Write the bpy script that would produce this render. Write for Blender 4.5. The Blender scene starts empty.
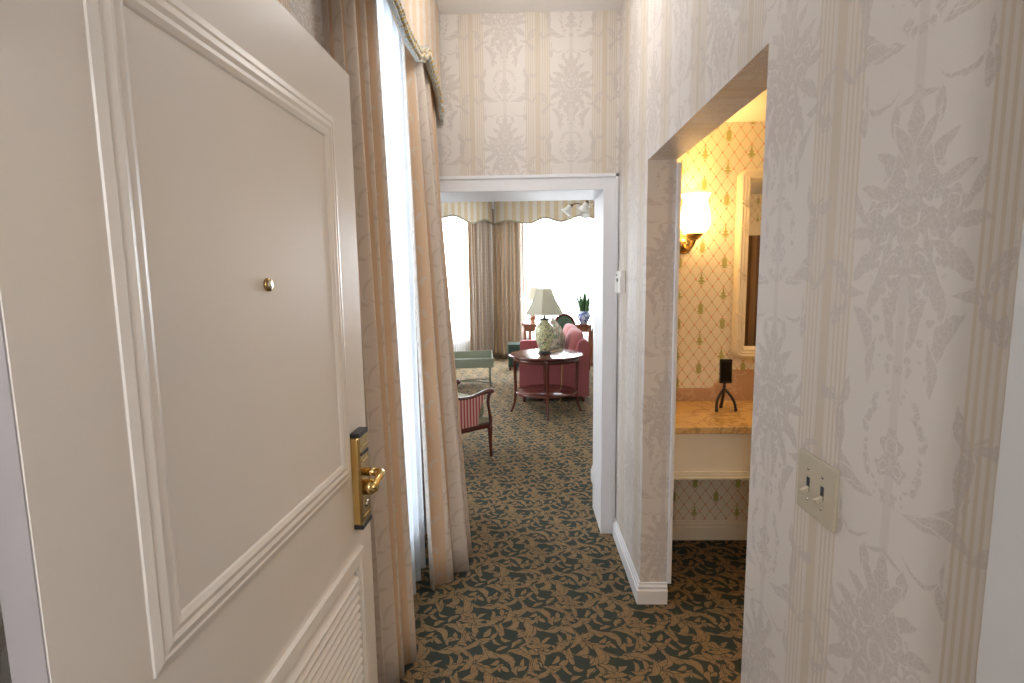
import bpy, bmesh, math, random
from mathutils import Vector, Matrix
PI = math.pi
C = bpy.context.scene.collection
S = bpy.context.scene

# ------------------------------------------------------------------ camera
cam_d = bpy.data.cameras.new('camera')
cam_d.sensor_width = 36.0
cam_d.lens = 17.894
cam_d.clip_start = 0.02
cam = bpy.data.objects.new('camera', cam_d)
C.objects.link(cam)
ax = Vector((0.99969, 0.021455, -0.012674)); ay = Vector((0.010056, 0.118003, 0.992962)); az = Vector((0.0228, -0.992781, 0.11775))
cam.matrix_world = Matrix(((ax.x, ay.x, az.x, 0), (ax.y, ay.y, az.y, 0), (ax.z, ay.z, az.z, 1.55), (0, 0, 0, 1)))
S.camera = cam

# ------------------------------------------------------------------ world and light
S.view_settings.view_transform = 'Standard'
S.view_settings.look = 'None'
S.view_settings.gamma = 1.0
S.view_settings.use_curve_mapping = False
S.view_settings.exposure = 0.16
S.cycles.max_bounces = 10
S.cycles.diffuse_bounces = 6
S.cycles.transparent_max_bounces = 16
S.cycles.sample_clamp_indirect = 6.0
world = bpy.data.worlds.new('overcast_sky'); S.world = world; world.use_nodes = True
bg = world.node_tree.nodes['Background']
bg.inputs[0].default_value = (0.88, 0.94, 1.0, 1); bg.inputs[1].default_value = 1.6

def area(name, loc, target, sx, sy, power, col=(0.9, 0.95, 1.0)):
    l = bpy.data.lights.new(name, 'AREA'); l.shape = 'RECTANGLE'; l.size = sx; l.size_y = sy
    l.energy = power; l.color = col
    o = bpy.data.objects.new(name, l); C.objects.link(o); o.location = loc
    o.rotation_euler = (Vector(target) - Vector(loc)).to_track_quat('-Z', 'Y').to_euler()
    return o
# daylight entering each window from outdoors
area('daylight_side_window', (-1.25, 2.2, 1.7), (0.6, 2.1, 1.5), 1.3, 2.6, 56)
area('daylight_bay_right', (1.05, 10.35, 1.75), (0.45, 8.7, 1.5), 2.3, 2.4, 900)
area('daylight_bay_left', (-1.95, 9.8, 1.75), (-0.6, 8.8, 1.5), 1.5, 2.4, 540)
area('added_living_daylight', (-3.75, 5.3, 1.8), (0.0, 5.6, 0.9), 1.6, 2.2, 160)  # fill light for the added, unseen living room window

# ------------------------------------------------------------------ node helper
class NT:
    def __init__(s, name):
        s.m = bpy.data.materials.new(name); s.m.use_nodes = True
        s.t = s.m.node_tree; s.b = s.t.nodes['Principled BSDF']; s.out = s.t.nodes['Material Output']
    def n(s, typ, **kw):
        nd = s.t.nodes.new(typ)
        for k, v in kw.items(): setattr(nd, k, v)
        return nd
    def put(s, sock, v):
        if isinstance(v, bpy.types.NodeSocket): s.t.links.new(v, sock)
        else: sock.default_value = v
    def math(s, op, a, b=None, c=None, clamp=False):
        nd = s.n('ShaderNodeMath', operation=op); nd.use_clamp = clamp
        s.put(nd.inputs[0], a)
        if b is not None: s.put(nd.inputs[1], b)
        if c is not None: s.put(nd.inputs[2], c)
        return nd.outputs[0]
    def vm(s, op, a, b=None, c=None):
        nd = s.n('ShaderNodeVectorMath', operation=op)
        s.put(nd.inputs[0], a)
        if b is not None: s.put(nd.inputs[1], b)
        if c is not None: s.put(nd.inputs[2], c)
        return nd.outputs[0]
    def sep(s, v):
        nd = s.n('ShaderNodeSeparateXYZ'); s.put(nd.inputs[0], v); return nd.outputs
    def comb(s, x, y, z=0.0):
        nd = s.n('ShaderNodeCombineXYZ')
        for i, v in enumerate((x, y, z)): s.put(nd.inputs[i], v)
        return nd.outputs[0]
    def mix(s, f, a, b):
        nd = s.n('ShaderNodeMix', data_type='RGBA')
        s.put(nd.inputs[0], f); s.put(nd.inputs[6], col4(a)); s.put(nd.inputs[7], col4(b))
        return nd.outputs[2]
    def step(s, v, e0, e1, lo=0.0, hi=1.0):
        nd = s.n('ShaderNodeMapRange', interpolation_type='SMOOTHSTEP')
        s.put(nd.inputs[0], v); s.put(nd.inputs[1], e0); s.put(nd.inputs[2], e1); s.put(nd.inputs[3], lo); s.put(nd.inputs[4], hi)
        return nd.outputs[0]
    def noise(s, vec, scale, detail=2.0, rough=0.5, dist=0.0):
        nd = s.n('ShaderNodeTexNoise'); s.put(nd.inputs['Vector'], vec)
        nd.inputs['Scale'].default_value = scale; nd.inputs['Detail'].default_value = detail
        nd.inputs['Roughness'].default_value = rough; nd.inputs['Distortion'].default_value = dist
        return nd.outputs[0]
    def voro(s, vec, scale, feature='F1', rnd=1.0):
        nd = s.n('ShaderNodeTexVoronoi', feature=feature); s.put(nd.inputs['Vector'], vec)
        nd.inputs['Scale'].default_value = scale; nd.inputs['Randomness'].default_value = rnd
        return nd.outputs[0]
    def obj(s): return s.n('ShaderNodeTexCoord').outputs['Object']
    def uv(s): return s.n('ShaderNodeTexCoord').outputs['UV']
    def leaf(s, vec, cx, cy, ang, L, w, k, T):
        """pointed, curved leaf shape, positive inside, repeated every T metres"""
        q = s.vm('SUBTRACT', vec, (cx, cy, 0))
        q = s.vm('WRAP', q, (T[0]/2, T[1]/2, 1), (-T[0]/2, -T[1]/2, -1))
        mp = s.n('ShaderNodeMapping'); s.put(mp.inputs['Vector'], q)
        mp.inputs['Location'].default_value = (0.5, 0, 0)
        mp.inputs['Rotation'].default_value = (0, 0, -ang)
        mp.inputs['Scale'].default_value = (1/L, 1/L, 1)
        o = s.sep(mp.outputs[0])
        t = s.math('MULTIPLY', o[0], s.math('SUBTRACT', 1.0, o[0]))
        a = s.math('ABSOLUTE', s.math('MULTIPLY_ADD', t, -k, o[1]))
        return s.math('MULTIPLY', s.math('SUBTRACT', s.math('MULTIPLY', t, 2*w/L), a), L)
    def leaves(s, vec, lst, T, gap=None):
        """union of leaves; with a gap each later leaf is outlined against the earlier ones"""
        acc = None
        for l in lst:
            v = s.leaf(vec, *l, T)
            if acc is not None and gap: acc = s.math('MINIMUM', acc, s.math('SUBTRACT', -gap, v))
            acc = v if acc is None else s.math('MAXIMUM', acc, v)
        return acc
    def ellipse(s, vec, cx, cy, rx, ry, T):
        q = s.vm('SUBTRACT', vec, (cx, cy, 0))
        q = s.vm('WRAP', q, (T[0]/2, T[1]/2, 1), (-T[0]/2, -T[1]/2, -1))
        q = s.vm('MULTIPLY', q, (1/rx, 1/ry, 0))
        nd = s.n('ShaderNodeVectorMath', operation='LENGTH'); s.put(nd.inputs[0], q)
        return nd.outputs['Value']
    def bump(s, h, strength=0.3, dist=0.002):
        nd = s.n('ShaderNodeBump'); nd.inputs['Strength'].default_value = strength; nd.inputs['Distance'].default_value = dist
        s.put(nd.inputs['Height'], h); s.t.links.new(nd.outputs[0], s.b.inputs['Normal'])
    def fin(s, col, rough=0.6, metal=0.0, spec=None):
        s.put(s.b.inputs['Base Color'], col4(col)); s.put(s.b.inputs['Roughness'], rough); s.put(s.b.inputs['Metallic'], metal)
        if spec is not None: s.b.inputs['Specular IOR Level'].default_value = spec
        return s.m
def col4(c):
    return c if isinstance(c, bpy.types.NodeSocket) else (c[0], c[1], c[2], 1.0)

# ------------------------------------------------------------------ materials
def plain(name, col, rough=0.5, metal=0.0, var=0.06, scale=12.0, spec=None):
    t = NT(name); f = t.noise(t.obj(), scale, 3)
    d = tuple(max(0, c*(1-var)) for c in col); l = tuple(min(1, c*(1+var)) for c in col)
    return t.fin(t.mix(f, d, l), rough, metal, spec)

PER, VER = 0.372, 0.675     # width and height of the damask repeat
def damask(name, axes, bgc=(0.70, 0.655, 0.615), mot=(0.54, 0.488, 0.455), tan=(0.60, 0.525, 0.43), u_off=0.0):
    t = NT(name); o = t.sep(t.obj()); ix = {'x': 0, 'y': 1, 'z': 2}
    u = t.math('ADD', o[ix[axes[0]]], u_off); v = o[ix[axes[1]]]
    idx = t.math('FLOOR', t.math('DIVIDE', u, PER))
    x = t.math('SUBTRACT', t.math('SUBTRACT', u, t.math('MULTIPLY', idx, PER)), PER/2)
    axx = t.math('ABSOLUTE', x)
    half = t.math('MULTIPLY', t.math('ABSOLUTE', t.math('MODULO', idx, 2.0)), VER/2)
    p = t.comb(axx, t.math('ADD', v, half))
    wob = t.n('ShaderNodeTexNoise'); t.put(wob.inputs['Vector'], p); wob.inputs['Scale'].default_value = 34; wob.inputs['Detail'].default_value = 1
    p = t.vm('ADD', p, t.vm('MULTIPLY', t.vm('SUBTRACT', wob.outputs['Color'], (.5, .5, .5)), (.016, .016, 0)))
    T = (10.0, VER)
    Y = 1.285        # height of a wreath centre
    L = []
    def lf(cx, cy, a, ln, w, k): L.append((cx, Y+cy, math.radians(a), ln, w, k))
    # acanthus horns beside the wreath, reaching over the striped band
    lf(.085, -.045, 35, .13, .030, -.7); lf(.140, .015, 75, .12, .026, .5); lf(.165, .065, 20, .07, .020, -.6); lf(.125, .07, 115, .07, .020, .6); lf(.105, -.085, -10, .10, .022, .8); lf(.155, -.07, 50, .06, .016, -.8)
    # garland with tassels
    lf(.075, -.135, 8, .085, .007, -1.3); lf(.020, -.150, -30, .06, .007, -.8); lf(.112, -.165, 92, .05, .024, 0); lf(.112, -.128, 90, .045, .006, .3); lf(.042, -.185, 90, .045, .020, 0)
    # pointed leafy top of the bouquet
    lf(.0, -.205, 90, .09, .030, 0); lf(.024, -.225, 62, .075, .024, .3); lf(.048, -.250, 42, .075, .022, .3); lf(.075, -.285, 25, .07, .022, .3); lf(.022, -.262, 75, .06, .026, -.3); lf(.105, -.300, 60, .06, .016, -.5); lf(.100, -.345, 5, .07, .020, .4)
    # lower sprays and curled scroll
    lf(.085, -.395, -35, .08, .026, .4); lf(.050, -.435, -60, .09, .026, .4); lf(.016, -.455, -80, .09, .022, .2); lf(.120, -.420, 20, .08, .020, -.8); lf(.165, -.400, 80, .06, .018, .6); lf(.165, .265, 35, .09, .014, 1.0); lf(.150, .225, -40, .07, .014, -1.0); lf(.085, .175, 60, .10, .024, .5); lf(.055, .135, 100, .08, .020, -.4); lf(.03, .195, 70, .08, .020, .3)
    lv = t.step(t.leaves(p, L, T, .0028), -.0010, .0010)
    def rosette(cx, cy, R_, n, ph=0.0):
        q = t.vm('SUBTRACT', p, (cx, Y+cy, 0)); q = t.vm('WRAP', q, (5, VER/2, 1), (-5, -VER/2, -1)); o_ = t.sep(q)
        ln = t.n('ShaderNodeVectorMath', operation='LENGTH'); t.put(ln.inputs[0], q)
        an = t.math('ARCTAN2', o_[1], o_[0])
        rad = t.math('DIVIDE', ln.outputs['Value'], R_)
        edge = t.math('MULTIPLY_ADD', t.math('COSINE', t.math('MULTIPLY_ADD', an, float(n), ph)), .14, .86)
        return t.math('MULTIPLY', t.step(t.math('SUBTRACT', edge, rad), 0.0, .05), t.step(t.math('ABSOLUTE', t.math('SUBTRACT', rad, .45)), .04, .09))
    fl = lv
    for r in ((.0, -.325, .042, 5), (.052, -.345, .036, 6), (.030, -.285, .026, 5), (.075, -.315, .024, 5), (.025, -.395, .034, 5, 2), (.0, .012, .026, 5), (.016, -.022, .018, 5), (.155, .20, .018, 5)):
        fl = t.math('MAXIMUM', fl, rosette(*r))
    env = t.math('MAXIMUM', t.step(t.ellipse(p, 0, Y-.345, .098, .115, T), 1.0, .85), t.step(t.ellipse(p, .02, Y+.19, .07, .085, T), 1.0, .85))
    fl = t.math('MAXIMUM', fl, t.math('MULTIPLY', env, t.step(t.voro(p, 62.0, 'F1', .9), .44, .36)))
    e1 = t.ellipse(p, 0, Y+.01, .062, .088, T)
    bead = t.step(t.voro(p, 80.0, 'F1', .7), .56, .46)
    ring = t.math('MULTIPLY', t.math('MULTIPLY', t.step(e1, .78, .84), t.step(e1, 1.10, 1.02)), bead)
    m = t.math('MAXIMUM', fl, ring)
    m = t.math('MULTIPLY', m, t.step(t.voro(p, 120.0, 'DISTANCE_TO_EDGE'), .03, .10, .45, 1.0))
    stem = t.math('MULTIPLY', t.step(axx, .011, .007), .45)
    m = t.math('MAXIMUM', m, stem)
    # striped band at the edges of the repeat: fine lines beside a broad tan stripe
    e = t.math('SUBTRACT', PER/2, axx)
    band = t.step(e, .069, .067)
    w = t.math('SINE', t.math('MULTIPLY', e, 2*PI/.0125))
    fine = t.math('MULTIPLY', t.step(w, -.1, .4), t.step(e, .016, .018))
    core = t.step(e, .015, .013)
    lines = t.math('MULTIPLY', band, t.math('MULTIPLY_ADD', t.math('MAXIMUM', fine, core), .75, .25))
    wash = t.noise(t.obj(), 2.2, 2)
    base = t.mix(lines, bgc, tan)
    colr = t.mix(t.math('MULTIPLY', m, t.math('MULTIPLY_ADD', wash, .4, .6)), base, mot)
    t.put(t.b.inputs['Roughness'], t.math('MULTIPLY_ADD', m, -.08, .60))
    t.put(t.b.inputs['Base Color'], colr)
    t.b.inputs['Specular IOR Level'].default_value = 0.45
    t.bump(t.noise(t.obj(), 240, 2), .10, .001)
    return t.m

def trellis(name, axes):
    t = NT(name); o = t.sep(t.obj()); ix = {'x': 0, 'y': 1, 'z': 2}
    u, v = o[ix[axes[0]]], o[ix[axes[1]]]
    P, V = .063, .086
    a = t.math('ADD', t.math('DIVIDE', u, P), t.math('DIVIDE', v, V)); b = t.math('SUBTRACT', t.math('DIVIDE', u, P), t.math('DIVIDE', v, V))
    def tri(q): return t.math('ABSOLUTE', t.math('SUBTRACT', t.math('FRACT', q), .5))
    ta, tb = tri(a), tri(b)
    line = t.math('MAXIMUM', t.step(ta, .060, .035), t.step(tb, .060, .035))
    dash = t.step(t.math('SINE', t.math('MULTIPLY', v, 2*PI/.010)), -.7, -.2)
    line = t.math('MULTIPLY', line, dash)
    dot = t.math('MULTIPLY', t.step(ta, .10, .08), t.step(tb, .10, .08))
    # little green topiaries, cone and urn by turns
    p = t.comb(u, v); L = []
    for cx, cy, k in ((0, 0, 0), (0, 2*V, 1), (2*P, V, 1), (2*P, 3*V, 0)):
        if k == 0: L += [(cx, cy+.008, PI/2, .060, .030, 0), (cx, cy-.010, 0.0, .036, .022, 0), (cx, cy-.022, 0.0, .022, .010, 0)]
        else: L += [(cx, cy+.004, PI/2, .070, .012, 0), (cx, cy+.004, 0.0, .030, .014, 0), (cx, cy-.012, 0.0, .040, .020, 0), (cx, cy-.026, 0.0, .020, .010, 0)]
    T2 = (P*4, V*4)
    top = t.step(t.leaves(p, L, T2), -.001, .001)
    c = t.mix(t.math('MULTIPLY', line, .75), (0.80, 0.74, 0.62), (0.34, 0.33, 0.20))
    c = t.mix(dot, c, (0.76, 0.34, 0.18))
    c = t.mix(top, c, (0.40, 0.39, 0.15))
    return t.fin(c, .55)

def carpet():
    t = NT('carpet_scroll_leaf'); R = random.Random(11)
    T = (.49, .49); L = []; W_ = .49
    for vine in range(3):
        y0 = vine*.1633; ph = vine*2.3; A = .045
        f = lambda q: (q*W_, y0 + A*math.sin(2*PI*q + ph) + .018*math.sin(4*PI*q + vine))
        n = 4
        for i in range(n):
            p0, p1, pm = f(i/n), f((i+1)/n), f((i+.5)/n)
            dx, dy = p1[0]-p0[0], p1[1]-p0[1]; ln = math.hypot(dx, dy)
            nx, ny = -dy/ln, dx/ln; mx, my = (p0[0]+p1[0])/2, (p0[1]+p1[1])/2
            sag = ((pm[0]-mx)*nx + (pm[1]-my)*ny)/ln*4
            L.append((mx, my, math.atan2(dy, dx), ln*1.2, .022, sag))
        m_ = 7
        for i in range(m_):
            q = (i + .35*R.random())/m_; a = f(q); b = f(q + .01); th = math.atan2(b[1]-a[1], b[0]-a[0])
            sd = 1 if i % 2 else -1; an = th + sd*R.uniform(.6, 1.15)
            ln = R.uniform(.12, .175); d = ln*.5
            L.append((a[0]+d*math.cos(an), a[1]+d*math.sin(an), an, ln, R.uniform(.036, .050), sd*R.uniform(-1.3, -.5)))
            for g in (.55, .95):
                an2 = an + (sd if g < .7 else -sd)*R.uniform(.6, 1.1); ln2 = R.uniform(.07, .105); d2 = ln*g
                L.append((a[0]+d2*math.cos(an)+.5*ln2*math.cos(an2), a[1]+d2*math.sin(an)+.5*ln2*math.sin(an2), an2, ln2, R.uniform(.024, .034), sd*R.uniform(-1.1, 1.1)))
    o = t.vm('MULTIPLY', t.obj(), (1.45, 1.45, 1.45))
    wob = t.n('ShaderNodeTexNoise'); t.put(wob.inputs['Vector'], o); wob.inputs['Scale'].default_value = 16; wob.inputs['Detail'].default_value = 1
    q = t.vm('ADD', o, t.vm('MULTIPLY', t.vm('SUBTRACT', wob.outputs['Color'], (.5, .5, .5)), (.034, .034, 0)))
    rot = t.n('ShaderNodeVectorRotate', rotation_type='Z_AXIS'); t.put(rot.inputs['Vector'], q); rot.inputs['Angle'].default_value = .5
    raw = t.leaves(rot.outputs[0], L, T, .0048)
    m = t.math('MULTIPLY', t.step(raw, -.0014, .0010), t.step(t.math('ABSOLUTE', t.math('SUBTRACT', raw, .0105)), .0003, .0012, .45, 1.0))
    vein = t.step(t.noise(q, 60, 2), .34, .44)
    m = t.math('MULTIPLY', m, t.math('MULTIPLY_ADD', vein, .5, .5))
    pile = t.noise(o, 420, 2); big = t.noise(o, 1.3, 2)
    tan = t.mix(big, (0.275, 0.178, 0.088), (0.34, 0.222, 0.112))
    tan = t.mix(t.math('MULTIPLY', pile, .5), tan, (0.13, 0.085, 0.045))
    grn = t.mix(pile, (0.026, 0.036, 0.031), (0.060, 0.072, 0.060))
    t.bump(pile, .5, .004)
    return t.fin(t.mix(m, grn, tan), .95, 0, .1)

def drape_mat(name, w=.15, warm=(0.73, 0.54, 0.36), cream=(0.74, 0.66, 0.585), scroll=(0.63, 0.55, 0.475), fl=(0.72, 0.62, 0.52), trans=.24):
    t = NT(name); uv = t.uv(); o = t.sep(uv)
    f = t.math('FRACT', t.math('DIVIDE', o[0], w))
    band = t.step(t.math('ABSOLUTE', t.math('SUBTRACT', f, .5)), .26, .23)       # 1 = warm band
    thin = t.step(t.math('SINE', t.math('MULTIPLY', o[0], 2*PI/(w*.06))), .5, .8)
    T = (w, .30)
    L = [(0.0, .03, 1.1, .10, .012, .9), (.012, .11, 2.0, .09, .012, -.9), (-.012, .18, 1.0, .09, .012, .9), (.010, .255, 2.1, .09, .012, -.9), (.025, .055, .3, .045, .014, .5), (-.025, .135, 2.9, .045, .014, .5), (.026, .205, .4, .04, .014, .5), (-.026, .28, 2.8, .04, .014, .5)]
    sc = t.step(t.leaves(uv, L, T), -.001, .001)
    F = [(w*.5, .05, 1.2, .045, .020, .4), (w*.5+.010, .065, .3, .035, .016, .4), (w*.5-.010, .045, 2.4, .035, .016, -.4), (w*.5+.005, .20, 1.9, .05, .020, .4), (w*.5-.010, .215, 2.8, .035, .016, .4)]
    flo = t.step(t.leaves(uv, F, T), -.001, .001)
    c1 = t.mix(t.math('MULTIPLY', sc, .75), cream, scroll)
    c2 = t.mix(t.math('MULTIPLY', thin, .45), warm, cream)
    c2 = t.mix(t.math('MULTIPLY', flo, .9), c2, fl)
    c = t.mix(band, c1, c2)
    t.fin(c, .72, 0, .25)
    tr = t.n('ShaderNodeBsdfTranslucent'); t.put(tr.inputs[0], c)
    mx = t.n('ShaderNodeMixShader'); mx.inputs[0].default_value = trans
    t.t.links.new(t.b.outputs[0], mx.inputs[1]); t.t.links.new(tr.outputs[0], mx.inputs[2]); t.t.links.new(mx.outputs[0], t.out.inputs[0])
    return t.m

def sheer_mat(name, clear=.34, col=(0.90, 0.93, 0.96)):
    t = NT(name); w = t.noise(t.uv(), 300, 2)
    t.fin(t.mix(w, tuple(c*.97 for c in col), col), .8, 0, .1)
    tr = t.n('ShaderNodeBsdfTranslucent'); tr.inputs[0].default_value = (*col, 1)
    m1 = t.n('ShaderNodeMixShader'); m1.inputs[0].default_value = .6
    t.t.links.new(t.b.outputs[0], m1.inputs[1]); t.t.links.new(tr.outputs[0], m1.inputs[2])
    tp = t.n('ShaderNodeBsdfTransparent'); m2 = t.n('ShaderNodeMixShader'); m2.inputs[0].default_value = clear
    t.t.links.new(m1.outputs[0], m2.inputs[1]); t.t.links.new(tp.outputs[0], m2.inputs[2]); t.t.links.new(m2.outputs[0], t.out.inputs[0])
    return t.m

def striped(name, a, b, axis, period, frac=.5, rough=.7):
    t = NT(name); o = t.sep(t.obj()); f = t.math('FRACT', t.math('DIVIDE', o[axis], period))
    d = t.math('ABSOLUTE', t.math('SUBTRACT', f, .5))
    return t.fin(t.mix(t.step(d, frac/2-.04, frac/2+.04), a, b), rough)

def wood(name, dark, light, rough=.18, axis=0):
    t = NT(name); v = t.obj(); sc = [26, 26, 26]; sc[axis] = 2.5
    f = t.noise(t.vm('MULTIPLY', v, tuple(sc)), 1.0, 4, .6, .6)
    t.b.inputs['Coat Weight'].default_value = .15; t.b.inputs['Coat Roughness'].default_value = .15
    return t.fin(t.mix(f, dark, light), rough)

def marble(name, a, b, vein, scale=3.0, rough=.12):
    t = NT(name); v = t.obj()
    f = t.noise(v, scale, 5, .6, 1.2)
    w = t.math('ABSOLUTE', t.math('SUBTRACT', t.noise(v, scale*1.3, 6, .6, 2.0), .5))
    c = t.mix(f, a, b); c = t.mix(t.math('MULTIPLY', t.step(w, .035, .0), .7), c, vein)
    blot = t.step(t.noise(v, scale*2.2, 4, .65, .5), .62, .70)
    c = t.mix(t.math('MULTIPLY', blot, .75), c, vein)
    return t.fin(c, rough)

M = {}
M['damask_y'] = damask('damask_wallpaper_side', 'yz', u_off=.178)
M['damask_left'] = damask('damask_wallpaper_window_wall', 'yz', mot=(0.50, 0.42, 0.36), tan=(0.62, 0.45, 0.29), u_off=.10)
M['damask_x'] = damask('damask_wallpaper_end', 'xz', u_off=-.094 + .372)
M['damask_soffit'] = damask('damask_wallpaper_soffit', 'yx')
M['trellis_x'] = trellis('trellis_wallpaper_end', 'xz')
M['trellis_y'] = trellis('trellis_wallpaper_side', 'yz')
M['carpet'] = carpet()
M['drape'] = drape_mat('striped_floral_drapery')
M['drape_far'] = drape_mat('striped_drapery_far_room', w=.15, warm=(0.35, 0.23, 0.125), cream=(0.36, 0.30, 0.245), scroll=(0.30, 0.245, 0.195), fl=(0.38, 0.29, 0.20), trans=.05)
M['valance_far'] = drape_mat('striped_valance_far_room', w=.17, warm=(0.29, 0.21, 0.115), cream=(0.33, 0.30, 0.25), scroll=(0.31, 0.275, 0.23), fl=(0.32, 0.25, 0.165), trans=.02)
M['sheer'] = sheer_mat('white_sheer_voile', .06, (0.76, 0.82, 0.88))
M['sheer_far'] = sheer_mat('white_sheer_far_room', .42)
M['white_paint'] = plain('white_gloss_paint', (0.80, 0.81, 0.84), .5, 0, .02)
M['door_paint'] = plain('cream_door_paint', (0.72, 0.685, 0.645), .38, 0, .02, 6)
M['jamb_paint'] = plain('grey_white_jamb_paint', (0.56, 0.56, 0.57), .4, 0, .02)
M['edge_shade'] = plain('shaded_mauve_grey_edge', (0.36, 0.335, 0.35), .5, 0, .06)  # shade of the door's hinge edge, put into the colour
M['ceiling'] = plain('ceiling_paint', (0.80, 0.78, 0.75), .9, 0, .02)
M['living_wall'] = plain('pale_living_wall_paint', (0.74, 0.71, 0.66), .8, 0, .02)
M['hall_wall'] = plain('hall_wall_paint', (0.72, 0.68, 0.62), .8, 0, .02)
M['brass'] = plain('polished_brass', (0.74, 0.55, 0.24), .16, 1.0, .08, 30)
M['old_brass'] = plain('antique_brass', (0.46, 0.32, 0.13), .26, 1.0, .2, 40)
M['dark_brass'] = plain('dark_bronze_brass', (0.13, 0.085, 0.045), .3, .9, .2, 40)
M['black'] = plain('black_plastic', (0.012, 0.012, 0.013), .4, 0, .1)
M['screen'] = plain('dark_phone_glass', (0.014, 0.012, 0.010), .12, 0, .1)
M['ivory'] = plain('ivory_plastic', (0.50, 0.445, 0.335), .4, 0, .02)
M['white_plastic'] = plain('white_plastic', (0.78, 0.77, 0.72), .4, 0, .02)
M['chrome'] = plain('steel', (0.60, 0.58, 0.55), .2, 1.0, .04)
M['mahogany'] = wood('red_mahogany', (0.045, 0.009, 0.006), (0.105, 0.022, 0.012))
M['desk_wood'] = wood('warm_brown_desk_wood', (0.16, 0.05, 0.020), (0.27, 0.095, 0.04), .25)
M['red_velvet'] = plain('rose_red_upholstery', (0.235, 0.058, 0.062), .85, 0, .12, 60)
M['rose'] = plain('rose_cushion_fabric', (0.30, 0.095, 0.092), .85, 0, .12, 60)
M['stripe_red'] = striped('burgundy_stripe_fabric', (0.30, 0.055, 0.055), (0.60, 0.36, 0.30), 0, .031, .62)
M['olive'] = plain('sage_velvet', (0.26, 0.25, 0.17), .9, 0, .15, 40)
M['sage_paint'] = plain('sage_green_paint', (0.185, 0.205, 0.15), .3, 0, .06, 20)
M['green_leather'] = plain('dark_green_leather', (0.012, 0.045, 0.030), .35, 0, .1)
M['green_fabric'] = plain('green_upholstery', (0.060, 0.105, 0.065), .85, 0, .12, 60)
t = NT('cream_lampshade_silk'); t.fin(t.mix(t.noise(t.obj(), 90, 2), (0.70, 0.68, 0.58), (0.76, 0.74, 0.64)), .8)
tr = t.n('ShaderNodeBsdfTranslucent'); tr.inputs[0].default_value = (0.74, 0.72, 0.62, 1); mx = t.n('ShaderNodeMixShader'); mx.inputs[0].default_value = .5
t.t.links.new(t.b.outputs[0], mx.inputs[1]); t.t.links.new(tr.outputs[0], mx.inputs[2]); t.t.links.new(mx.outputs[0], t.out.inputs[0]); M['shade'] = t.m
M['copper'] = plain('copper_lamp_base', (0.42, 0.25, 0.17), .3, .8, .1)
M['gold_trim'] = plain('gold_cord', (0.55, 0.38, 0.12), .6, 0, .2, 60)
M['counter'] = marble('honey_marble', (0.58, 0.39, 0.17), (0.74, 0.53, 0.25), (0.36, 0.21, 0.08), 2.4)
M['splash'] = marble('rose_marble', (0.42, 0.26, 0.17), (0.54, 0.36, 0.25), (0.62, 0.46, 0.34), 4.0, .2)
M['brown_cloth'] = striped('brown_closet_cloth', (0.13, 0.065, 0.028), (0.26, 0.15, 0.07), 0, .09, .5)
M['soil'] = plain('dark_soil', (0.03, 0.022, 0.016), .95)
M['leaf'] = plain('deep_green_leaf', (0.035, 0.095, 0.025), .45, 0, .3, 30)
M['mirror_frame'] = plain('cream_gesso', (0.80, 0.74, 0.62), .32, 0, .04)
t = NT('silvered_mirror'); M['mirror'] = t.fin((0.86, 0.86, 0.86), .01, 1.0)
t = NT('window_glass')
t.fin((1, 1, 1), 0.0); t.b.inputs['Transmission Weight'].default_value = 1.0; t.b.inputs['IOR'].default_value = 1.02
tp = t.n('ShaderNodeBsdfTransparent'); gl = t.n('ShaderNodeBsdfGlossy'); gl.inputs['Roughness'].default_value = .02
mx = t.n('ShaderNodeMixShader'); mx.inputs[0].default_value = .05
t.t.links.new(tp.outputs[0], mx.inputs[1]); t.t.links.new(gl.outputs[0], mx.inputs[2]); t.t.links.new(mx.outputs[0], t.out.inputs[0])
M['glass'] = t.m
def glow(name, col, strength):
    t = NT(name); t.fin((0.9, 0.86, 0.8), .4)
    t.b.inputs['Emission Color'].default_value = (*col, 1); t.b.inputs['Emission Strength'].default_value = strength
    return t.m
t = NT('lit_amber_glass'); t.fin((0.9, 0.82, 0.66), .4); t.b.inputs['Emission Color'].default_value = (1.0, .70, .28, 1); t.b.inputs['Emission Strength'].default_value = 2.6
tp = t.n('ShaderNodeBsdfTransparent'); mx = t.n('ShaderNodeMixShader'); mx.inputs[0].default_value = .45
t.t.links.new(t.b.outputs[0], mx.inputs[1]); t.t.links.new(tp.outputs[0], mx.inputs[2]); t.t.links.new(mx.outputs[0], t.out.inputs[0]); M['sconce_glass'] = t.m
M['dome_glass'] = glow('lit_white_dome', (1.0, 0.93, 0.84), 3.0)
t = NT('frosted_bell_glass'); t.fin(t.mix(t.noise(t.obj(), 50, 2), (0.74, 0.73, 0.70), (0.84, 0.83, 0.80)), .35)
t.b.inputs['Transmission Weight'].default_value = .25; M['bell_glass'] = t.m
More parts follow.
